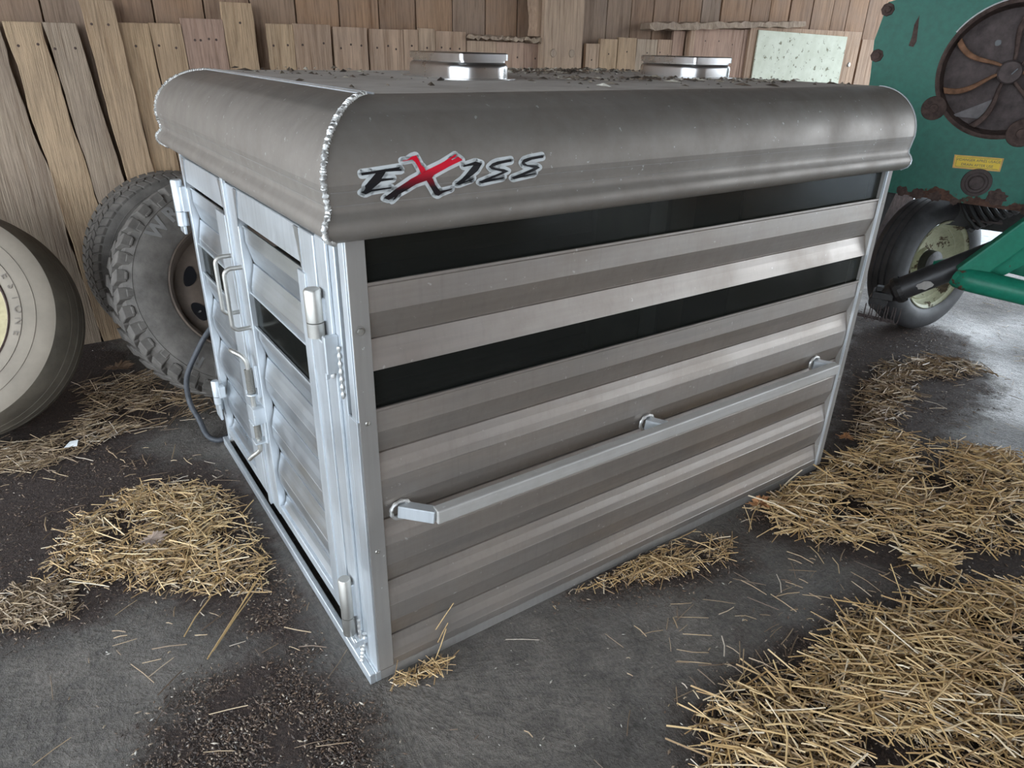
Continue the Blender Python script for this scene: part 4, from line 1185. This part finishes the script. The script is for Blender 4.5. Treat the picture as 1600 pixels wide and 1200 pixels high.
# drain sticker
mb = MB()
mb.cur = 0; mb.extrude([G(-0.124, 1.106, .0006), G(-0.118, 1.044, .0006), G(0.082, 1.044, .0006), G(0.082, 1.106, .0006)], GN * 0.0006)
mb.cur = 1; mb.extrude([G(-0.117, 1.102, .0012), G(-0.112, 1.050, .0012), G(0.075, 1.050, .0012), G(0.075, 1.102, .0012)], GN * 0.0004)
mb.cur = 2
for (z_l, txt) in ((1.086, 'VIDANGER APRÈS USAGE'), (1.064, 'DRAIN AFTER USE')):
    vs, fs = text_polys(txt, 0.0165, 0.0002)
    mb.add([G(-0.019 + p.x, z_l + p.y, 0.0020 + p.z) for p in vs], fs)
for (a, b_) in (((-0.110, 1.098), (0.070, 1.098)), ((-0.108, 1.0535), (0.070, 1.0535)), ((-0.110, 1.098), (-0.108, 1.0535)), ((0.070, 1.098), (0.070, 1.0535))):
    mb.bar(G(a[0], a[1], 0.0018), G(b_[0], b_[1], 0.0018), 0.0014, 0.0014)
mb.build('drain_sticker', [M['orange_edge'], M['yellow_sticker'], M['black']], parent=gm)
# wheel of the machine
cW = Vector((3.953, 0.632, 0.408)); frW = frame_of(-1.71, 0.05); nW = frW[0]
mb = MB()
pw = [(0.262, -0.03), (0.268, 0.0), (0.275, 0.006), (0.300, 0.016), (0.335, 0.017), (0.368, 0.008), (0.386, -0.003), (0.395, -0.018)]
for hh_ in (-0.045, -0.085, -0.125):
    pw += [(0.402, hh_ + 0.012), (0.402, hh_), (0.394, hh_ - 0.003), (0.394, hh_ - 0.008), (0.402, hh_ - 0.011)]
pw += [(0.397, -0.155), (0.388, -0.175), (0.36, -0.19), (0.30, -0.195), (0.262, -0.16)]
mb.lathe(cW, nW, pw, 96)
wt = mb.build('machine_tire', M['rubber_blk'], parent=gm, smooth=True)
mb = MB()
arc_text(mb, 'IMPLEMENT', cW, frW, 0.305, 165, 8, 0.024, 0.0165, 0.0006) if False else None
mb.lathe(cW, nW, [(0.262, 0.008), (0.266, 0.002), (0.256, -0.006), (0.246, -0.012), (0.232, -0.05), (0.224, -0.056), (0.215, -0.05), (0.20, -0.075), (0.16, -0.10), (0.09, -0.105), (0.085, -0.08), (0.06, -0.075), (0.0001, -0.075)], 64)
mb.build('wheel_rim', M['rim_cream'], parent=wt, smooth=True)
mb = MB(); mb.lathe(cW, nW, [(0.080, -0.10), (0.078, -0.03), (0.06, -0.02), (0.0001, -0.018)], 28); mb.build('wheel_hub', M['grease'], parent=wt, smooth=True)
mb = MB(); mb.tube([cW + nW * -0.10, cW + nW * -0.6], 0.04, 14); mb.box((3.75, 1.0, 0.4), (4.2, 1.2, 1.0)); mb.build('axle', M['rust'], parent=gm)
# drawbar and shaft
def GD(u, z, d): return G(u, z, d)
DB = 0.33
mb = MB(); mb.tube(smooth_pts([GD(0.02, 0.596, 0.30), GD(0.045, 0.590, 0.31), GD(0.12, 0.584, DB), GD(0.60, 0.545, DB + 0.03), GD(1.5, 0.47, DB + 0.08)], 5), [0.052] * 3 + [0.055] * 18, 18)
db = mb.build('drawbar_tube', M['green_bar'], parent=gm, smooth=True)
mb = MB(); mb.bar(GD(0.045, 0.60, 0.31), GD(0.42, 1.075, 0.26), 0.06, 0.105); mb.bar(GD(0.405, 1.06, 0.27), GD(0.56, 1.18, -0.02), 0.06, 0.105); mb.build('drawbar_brace', M['green_bar'], parent=gm, bevel=0.008)
mb = MB(); mb.tube([GD(1.45, 0.0, DB + 0.08), GD(1.45, 0.52, DB + 0.08)], 0.04, 14); mb.box(GD(1.37, 0.0, DB + 0.0), GD(1.53, 0.012, DB + 0.16)); mb.build('hitch_jack', M['rust'], parent=gm)
mb = MB(); mb.bar(GD(0.62, 0.60, 0.05), GD(0.72, 0.90, -0.1), 0.1, 0.1); mb.build('drawbar_bracket', M['green_bar'], parent=gm)
mb = MB(); mb.bar(GD(0.13, 0.60, 0.24), GD(0.55, 0.97, 0.16), 0.05, 0.08); mb.build('drawbar_brace', M['green_bar'], parent=gm, bevel=0.006)
mb = MB(); mb.bar(GD(0.14, 0.655, 0.02), GD(0.62, 0.60, 0.05), 0.06, 0.12); mb.build('drawbar_channel', M['green_bar'], parent=gm, bevel=0.006)
mb = MB(); mb.lathe(GD(-0.04, 0.575, 0.16), (GU * -1 + Vector((0, 0, -.2))), [(0.075, -0.10), (0.05, 0.04), (0.0001, 0.05)], 20); mb.build('drawbar_cone', M['green_bar'], parent=gm, smooth=True)
mb = MB(); mb.tube([GD(-0.195, 0.463, 0.20), GD(0.30, 0.80, 0.14)], [0.058, 0.055], 22)
sh = mb.build('drive_shaft', M['black_paint'], parent=gm, smooth=True)
mb = MB(); pts = []
for k in range(14):
    a = 2 * PI * k / 14; q = 0.028 * (0.7 + 0.5 * random.random())
    c = GD(-0.10, 0.512, 0.20) + GN * 0.0575
    pts.append(c + GU * (q * 1.3 * math.cos(a)) + Vector((0, 0, q * 0.8 * math.sin(a) + q * 0.4 * math.cos(a))))
mb.extrude(pts, GN * 0.002); mb.build('bare_spot', M['alu_trim'], parent=sh)
mb = MB()
mb.lathe(GD(-0.205, 0.456, 0.20), (GU * -0.83 + Vector((0, 0, -.56))), [(0.066, -0.02), (0.07, 0.0), (0.066, 0.02), (0.05, 0.03), (0.04, 0.07), (0.0001, 0.08)], 24)
mb.obox(GD(-0.27, 0.42, 0.20), (GU, Vector((0, 0, 1)), GN), (0.05, 0.018, 0.05))
mb.obox(GD(-0.29, 0.40, 0.20), (GU, Vector((0, 0, 1)), GN), (0.018, 0.06, 0.022))
mb.lathe(GD(-0.285, 0.385, 0.22), GN, [(0.045, -0.06), (0.045, 0.02), (0.0001, 0.022)], 16)
mb.build('shaft_yoke', M['grease'], parent=sh, bevel=0.004)
mb = MB()
for k in range(5):
    u0 = -0.335 + k * 0.035
    mb.tube(smooth_pts([GD(u0, 0.37, 0.24), GD(u0 + 0.004, 0.30, 0.25), GD(u0 + 0.022, 0.296, 0.25), GD(u0 + 0.024, 0.37, 0.24)], 4), 0.0028, 6)
mb.tube([GD(-0.37, 0.30, 0.23), GD(-0.19, 0.292, 0.23)], 0.009, 8)
mb.build('shaft_guard_wire', M['rust_grey'], parent=sh, smooth=True)
# spring and plate under the body
mb = MB(); pts = []
a_ = GD(0.02, 0.74, -0.55); b2 = GD(0.24, 0.90, -0.50); ax_ = (b2 - a_); e1 = ax_.normalized().orthogonal(); e2 = ax_.normalized().cross(e1)
for i in range(9 * 12 + 1):
    t = i / (9 * 12); an = i / 12 * 2 * PI
    pts.append(a_ + ax_ * t + e1 * 0.075 * math.cos(an) + e2 * 0.075 * math.sin(an))
mb.tube(pts, 0.012, 8); mb.build('coil_spring', M['grease'], parent=gm, smooth=True)
mb = MB(); mb.bar(GD(0.05, 0.725, -0.5), GD(0.2, 0.725, -0.5), 0.10, 0.01); mb.bar(GD(0.13, 0.71, -0.65), GD(0.20, 0.89, -0.65), 0.16, 0.01); mb.build('spring_plate', M['rust_grey'], parent=gm)
mb = MB(); mb.bar(GD(-0.08, 0.745, -0.75), GD(0.95, 0.72, -0.75), 0.12, 0.20); mb.build('axle_beam', M['grease'], parent=gm)
mb = MB(); mb.bar(GD(-0.42, 0.62, -0.25), GD(-0.36, 0.92, -0.25), 0.12, 0.06); mb.build('support_leg', M['grease'], parent=gm)

# ------------------------------------------------------------------ straw, chaff, leaves
from mathutils import noise as mnoise
def clump(x, y):
    v_ = 0.62 + 1.1 * mnoise.noise(Vector((x * 5.5, y * 5.5, 0.3))) + 0.5 * mnoise.noise(Vector((x * 17, y * 17, 4.3)))
    return max(0.04, min(1.0, v_))
def straws(name, polys, n, mat, label, hmax=0.03, lmin=0.03, lmax=0.16, wid=0.0028, flat=0.12, bias=None, cat='straw', extra=None):
    """each straw is a thin triangular prism, sometimes with a kink"""
    V = []; F = []
    xs = []
    tot = 0
    for (poly, cnt, hm) in polys:
        P = np.array(poly); x0, y0 = P.min(0); x1, y1 = P.max(0); cen = P.mean(0)
        got = 0
        while got < cnt:
            k = 4000
            qx = rng.uniform(x0, x1, k); qy = rng.uniform(y0, y1, k)
            ok = in_poly(qx, qy, poly)
            qx = qx[ok]; qy = qy[ok]
            # thin the rim
            cand = list(zip(qx, qy))[:max(0, cnt - got)]
            cand = [c for c in cand if clump(c[0], c[1]) > random.random()]
            for c in cand:
                # distance to outline gives the heap height
                d = 9
                for i in range(len(poly)):
                    ax, ay = poly[i]; bx, by = poly[(i + 1) % len(poly)]
                    ex, ey = bx - ax, by - ay; t = max(0, min(1, ((c[0] - ax) * ex + (c[1] - ay) * ey) / (ex * ex + ey * ey + 1e-9)))
                    d = min(d, math.hypot(c[0] - ax - t * ex, c[1] - ay - t * ey))
                if random.random() > min(1, 0.12 + d / 0.09): continue
                xs.append((c[0], c[1], hm * min(1, 0.18 + d / 0.14)))
                got += 1
    for (x, y, hm) in xs:
        if -0.06 < x < L + 0.04 and -0.012 < y < W: 
            continue
        ln = lmin + (lmax - lmin) * random.random() ** 1.9
        a = random.uniform(0, PI) if bias is None or random.random() < 0.6 else random.gauss(bias, 0.5)
        z = 0.003 + hm * random.random() ** 1.2
        pit = random.gauss(0, flat)
        w = wid * random.uniform(0.55, 1.25)
        d = Vector((math.cos(a) * math.cos(pit), math.sin(a) * math.cos(pit), math.sin(pit)))
        u = Vector((-math.sin(a), math.cos(a), 0)); up = d.cross(u) * -1
        c = Vector((x, y, z + abs(d.z) * ln / 2))
        p0 = c - d * ln / 2; p2 = c + d * ln / 2
        if p0.z < 0.002: p0.z = 0.002
        if p2.z < 0.002: p2.z = 0.002
        # keep straws out of the box body
        bad = False
        for q in (p0, p2):
            if -0.03 < q.x < L + 0.035 and -0.01 < q.y < W: bad = True
        if bad: 
            continue
        mid_ = (p0 + p2) / 2 + Vector((0, 0, random.uniform(0, 0.004))) + u * random.gauss(0, 0.03) * ln
        o = len(V)
        for q in (p0, mid_, p2):
            V += [q + u * w * 0.5, q - u * w * 0.5, q + up * w * (0.7 if up.z > 0 else -0.7)]
        for s_ in (0, 3):
            for k in range(3):
                F.append((o + s_ + k, o + s_ + (k + 1) % 3, o + s_ + 3 + (k + 1) % 3, o + s_ + 3 + k))
        F.append((o, o + 1, o + 2)); F.append((o + 8, o + 7, o + 6))
    me = bpy.data.meshes.new(name)
    base = Vector((xs[0][0], xs[0][1], 0))
    me.from_pydata([tuple(v_ - base) for v_ in V], [], F); me.materials.append(mat)
    o = bpy.data.objects.new(name, me); COL.objects.link(o); o.location = base
    return tag(o, label, cat, None, 'stuff')

def crumbs(name, polys, mat, label, cat, z0=0.0, smin=0.001, smax=0.006, hm=0.004, fz=0.03):
    V = []; F = []
    for (poly, cnt) in polys:
        P = np.array(poly); x0, y0 = P.min(0); x1, y1 = P.max(0); got = 0
        while got < cnt:
            qx = rng.uniform(x0, x1, 4000); qy = rng.uniform(y0, y1, 4000); ok = in_poly(qx, qy, poly)
            for x, y in list(zip(qx[ok] + rng.normal(0, fz, int(ok.sum())), qy[ok] + rng.normal(0, fz, int(ok.sum()))))[:cnt - got]:
                if hm < 0.0045 and (clump(x * 1.7 + 3, y * 1.7) < random.random() * 0.9): continue
                s_ = smin + (smax - smin) * random.random() ** 2.5; l_ = s_ * random.uniform(1, 3.2); a = random.uniform(0, PI)
                if z0 == 0 and -0.06 < x < L + 0.05 and -0.02 < y < W + 0.02: continue
                dx, dy = math.cos(a) * l_, math.sin(a) * l_; ex, ey = -math.sin(a) * s_, math.cos(a) * s_
                z = z0 + random.random() * hm
                o = len(V)
                V += [(x - dx, y - dy, z), (x + ex, y + ey, z + s_ * .2), (x + dx, y + dy, z + s_ * .3), (x - ex, y - ey, z), (x, y, z + s_ * 0.9)]
                F += [(o, o + 1, o + 4), (o + 1, o + 2, o + 4), (o + 2, o + 3, o + 4), (o + 3, o, o + 4), (o + 3, o + 2, o + 1, o)]
            got += int(ok.sum())
    me = bpy.data.meshes.new(name); me.from_pydata(V, [], F); me.materials.append(mat)
    o = bpy.data.objects.new(name, me); COL.objects.link(o)
    return tag(o, label, cat, None, 'stuff')

P = POLY
def grow(poly, s):
    c = np.mean(np.array(poly), 0)
    return [tuple(c + (np.array(q) - c) * s) for q in poly]
straws('straw_pile', [(grow(P['S1'], 1.08), 1250, 0.04), (grow(P['S1'], 0.8), 300, 0.055)], 0, M['straw'], 'golden straw heap with a leaf on top, left of the box doors', lmax=0.13, wid=0.0036)
straws('straw_litter', [(P['S1b'], 520, 0.02)], 0, M['straw_dull'], 'flattened brownish straw at left edge in front of the golden heap', lmax=0.08)
straws('straw_litter', [(P['S2'], 900, 0.02), ([(-0.43, 1.75), (0.05, 1.75), (0.05, 2.4), (-0.5, 2.5)], 500, 0.012)], 0, M['straw_dull'], 'dull straw litter on the floor under the spare tires', lmax=0.17, bias=0.5)
straws('straw_tuft', [(P['S3'], 110, 0.02)], 0, M['straw'], 'small straw tuft at the bottom near corner of the box', lmax=0.09, flat=0.25)
straws('straw_pile', [(P['S4'], 330, 0.03)], 0, M['straw'], 'small straw heap against the bottom middle of the box side', lmax=0.13, bias=0.3)
straws('straw_pile', [(grow(P['S5'], 1.06), 2300, 0.04), (P['S7'], 140, 0.02)], 0, M['straw'], 'broad golden straw bed at the bottom right corner of the box', lmax=0.19, wid=0.0046, bias=-0.35)
straws('straw_litter', [(P['S5b'], 1100, 0.018)], 0, M['straw_dull'], 'grey broken straw scattered between the box and machine wheel', lmax=0.14, wid=0.0045)
straws('straw_pile', [(grow(P['S6'], 1.10), 2500, 0.045), (grow(P['S6'], 0.75), 700, 0.06)], 0, M['straw'], 'thick golden straw heap filling the bottom right corner of the floor', lmax=0.19, wid=0.0042, bias=-0.6)
straws('loose_straw', [([(-0.9, 0.6), (2.6, -0.7), (1.0, -1.1), (-0.6, -0.1)], 90, 0.002), ([(0.55, -0.2), (1.7, -0.3), (1.6, -0.6), (0.7, -0.6)], 90, 0.004), ([(2.3, 0.1), (6.0, 0.9), (6.0, -1.2), (2.8, -0.6)], 300, 0.003), ([(-0.9, 1.9), (-0.1, 1.9), (-0.05, 0.2), (-0.5, 0.1)], 160, 0.004), ([(0.6, -0.45), (0.95, -0.45), (0.95, -0.6), (0.6, -0.62)], 40, 0.01)], 0, M['straw_dull'], 'single loose straws lying apart across the bare concrete', lmax=0.11, lmin=0.008, flat=0.03)
straws('straw_crumbs', [(grow(P['S1'], 1.12), 2600, 0.03), (P['S4'], 500, 0.015), (P['S1b'], 500, 0.01)], 0, M['straw_dull'], 'short broken straw bits mixed into the heaps left of the box and at its middle', lmin=0.006, lmax=0.035, wid=0.0028, flat=0.3)
straws('straw_crumbs', [(grow(P['S5'], 1.08), 3500, 0.025), (grow(P['S6'], 1.1), 3800, 0.03)], 0, M['straw_dull'], 'short broken straw bits mixed into the big straw beds on the right', lmin=0.008, lmax=0.04, wid=0.003, flat=0.3)
# the long bundle pointing towards the camera from the golden heap
def long_straws(name, items, label):
    mb = MB()
    for (a, b_, r) in items:
        mb.tube([a, tuple((Vector(a) + Vector(b_)) / 2 + Vector((random.gauss(0, .004), random.gauss(0, .004), 0.002))), b_], r, 5)
    o = mb.build(name, M['straw'], loc=(items[0][0][0], items[0][0][1], 0)); tag(o, label, 'straw')
long_straws('straw_bundle', [((-0.17, 0.54, .02), (-0.36, 0.325, .006), .0018), ((-0.15, 0.55, .025), (-0.365, 0.32, .004), .002), ((-0.16, 0.53, .012), (-0.345, 0.34, .004), .0018)], 'small bundle of long straws pointing away from the left heap')
long_straws('long_straw', [((-0.30, 0.56, .006), (-0.40, 0.44, .004), .0019)], 'single long straw lying beside the small bundle')
long_straws('long_straw', [((0.165, -0.012, .10), (0.22, -0.016, .17), .0014), ((0.17, -0.012, .05), (0.20, -0.018, .11), .0014), ((0.15, -0.03, .01), (0.195, -0.016, .09), .0016)], 'wisp of straws stuck to the box side above the corner tuft')
crumbs('chaff', [(P['D2'], 11000), (P['D3'], 2600), (P['D1'], 7000), (P['S1'], 2500)], M['chaff'], 'dark crumbled chaff and manure crumbs left of the box', 'chaff', smax=0.0036)
crumbs('chaff', [(P['D4'], 6500), (P['D6'], 8000), (P['D7'], 2500), (P['D5'], 800)], M['chaff'], 'dark crumbled chaff under the straw right of the box', 'chaff', smax=0.0042)
crumbs('grit', [([(-0.9, 0.9), (2.9, 0.0), (2.4, -1.2), (-0.9, -0.8)], 2600)], M['droppings'], 'tiny pale grit specks over the grey concrete', 'grit', smax=0.0026, hm=0.001)
crumbs('roof_litter', [([(1.0, 0.75), (1.62, 0.62), (1.85, 0.5), (1.9, 0.3), (1.4, 0.35), (0.95, 0.5)], 260), ([(0.95, 1.2), (2.0, 1.2), (1.95, 1.52), (0.95, 1.5)], 700), ([(0.9, 0.95), (1.6, 0.98), (1.6, 1.25), (0.9, 1.25)], 300), ([(0.15, 0.2), (1.9, 0.12), (1.9, 0.6), (0.15, 1.2)], 110), ([(0.2, 0.9), (0.6, 0.9), (0.6, 1.5), (0.2, 1.5)], 60)], M['droppings'], 'seed and straw litter lying on the box roof', 'litter', z0=1.4436, smin=0.002, smax=0.010, hm=0.006, fz=0.0)

def leaf(name, c, r, mat, label, rot=0.0, lift=0.0):
    mb = MB(); pts = []
    n = 15
    for k in range(n * 2):
        a = rot + PI * k / n
        q = r * (1.0 if k % 2 == 0 else 0.66) * (0.8 + 0.35 * random.random())
        pts.append((c[0] + q * math.cos(a), c[1] + q * math.sin(a) * 0.85, c[2] + random.uniform(0, lift) + 0.01 * math.sin(a * 2)))
    mb.add(pts + [(c[0], c[1], c[2] + 0.002)], [(k, (k + 1) % (2 * n), 2 * n) for k in range(2 * n)])
    mb.tube([(c[0], c[1], c[2]), (c[0] + r * 1.3 * math.cos(rot), c[1] + r * 1.3 * math.sin(rot), c[2] + 0.004)], 0.0012, 5)
    o = mb.build(name, mat, loc=c)
    md = o.modifiers.new('thickness', 'SOLIDIFY'); md.thickness = 0.0008
    return tag(o, label, 'leaf')
leaf('dry_leaf', (-0.400, 0.88, 0.058), 0.046, M['leaf'], 'pale brown dry leaf lying on the golden straw heap', 0.4)
leaf('dry_leaf', (-0.285, 2.50, 0.02), 0.07, M['leaf_dark'], 'dark curled leaf on the floor between the left tires', 1.2, 0.015)
leaf('dry_leaf', (2.26, 0.07, 0.014), 0.035, M['leaf_orange'], 'small orange leaf on straw beyond the box right corner', 2.0, 0.01)
leaf('dry_leaf', (1.50, -0.06, 0.03), 0.045, M['leaf_orange'], 'orange-brown leaf against the box side in the broad straw bed', 2.6, 0.015)
mb = MB(); mb.add([(-0.585, 1.75, 0.022), (-0.54, 1.745, 0.018), (-0.53, 1.775, 0.03), (-0.56, 1.79, 0.024)], [(0, 1, 2, 3)])
o = mb.build('paper_scrap', M['paper'], loc=(-0.56, 1.765, 0.02)); o.modifiers.new('thickness', 'SOLIDIFY').thickness = 0.001
tag(o, 'small white scrap lying on straw beside the large tan tire', 'scrap')
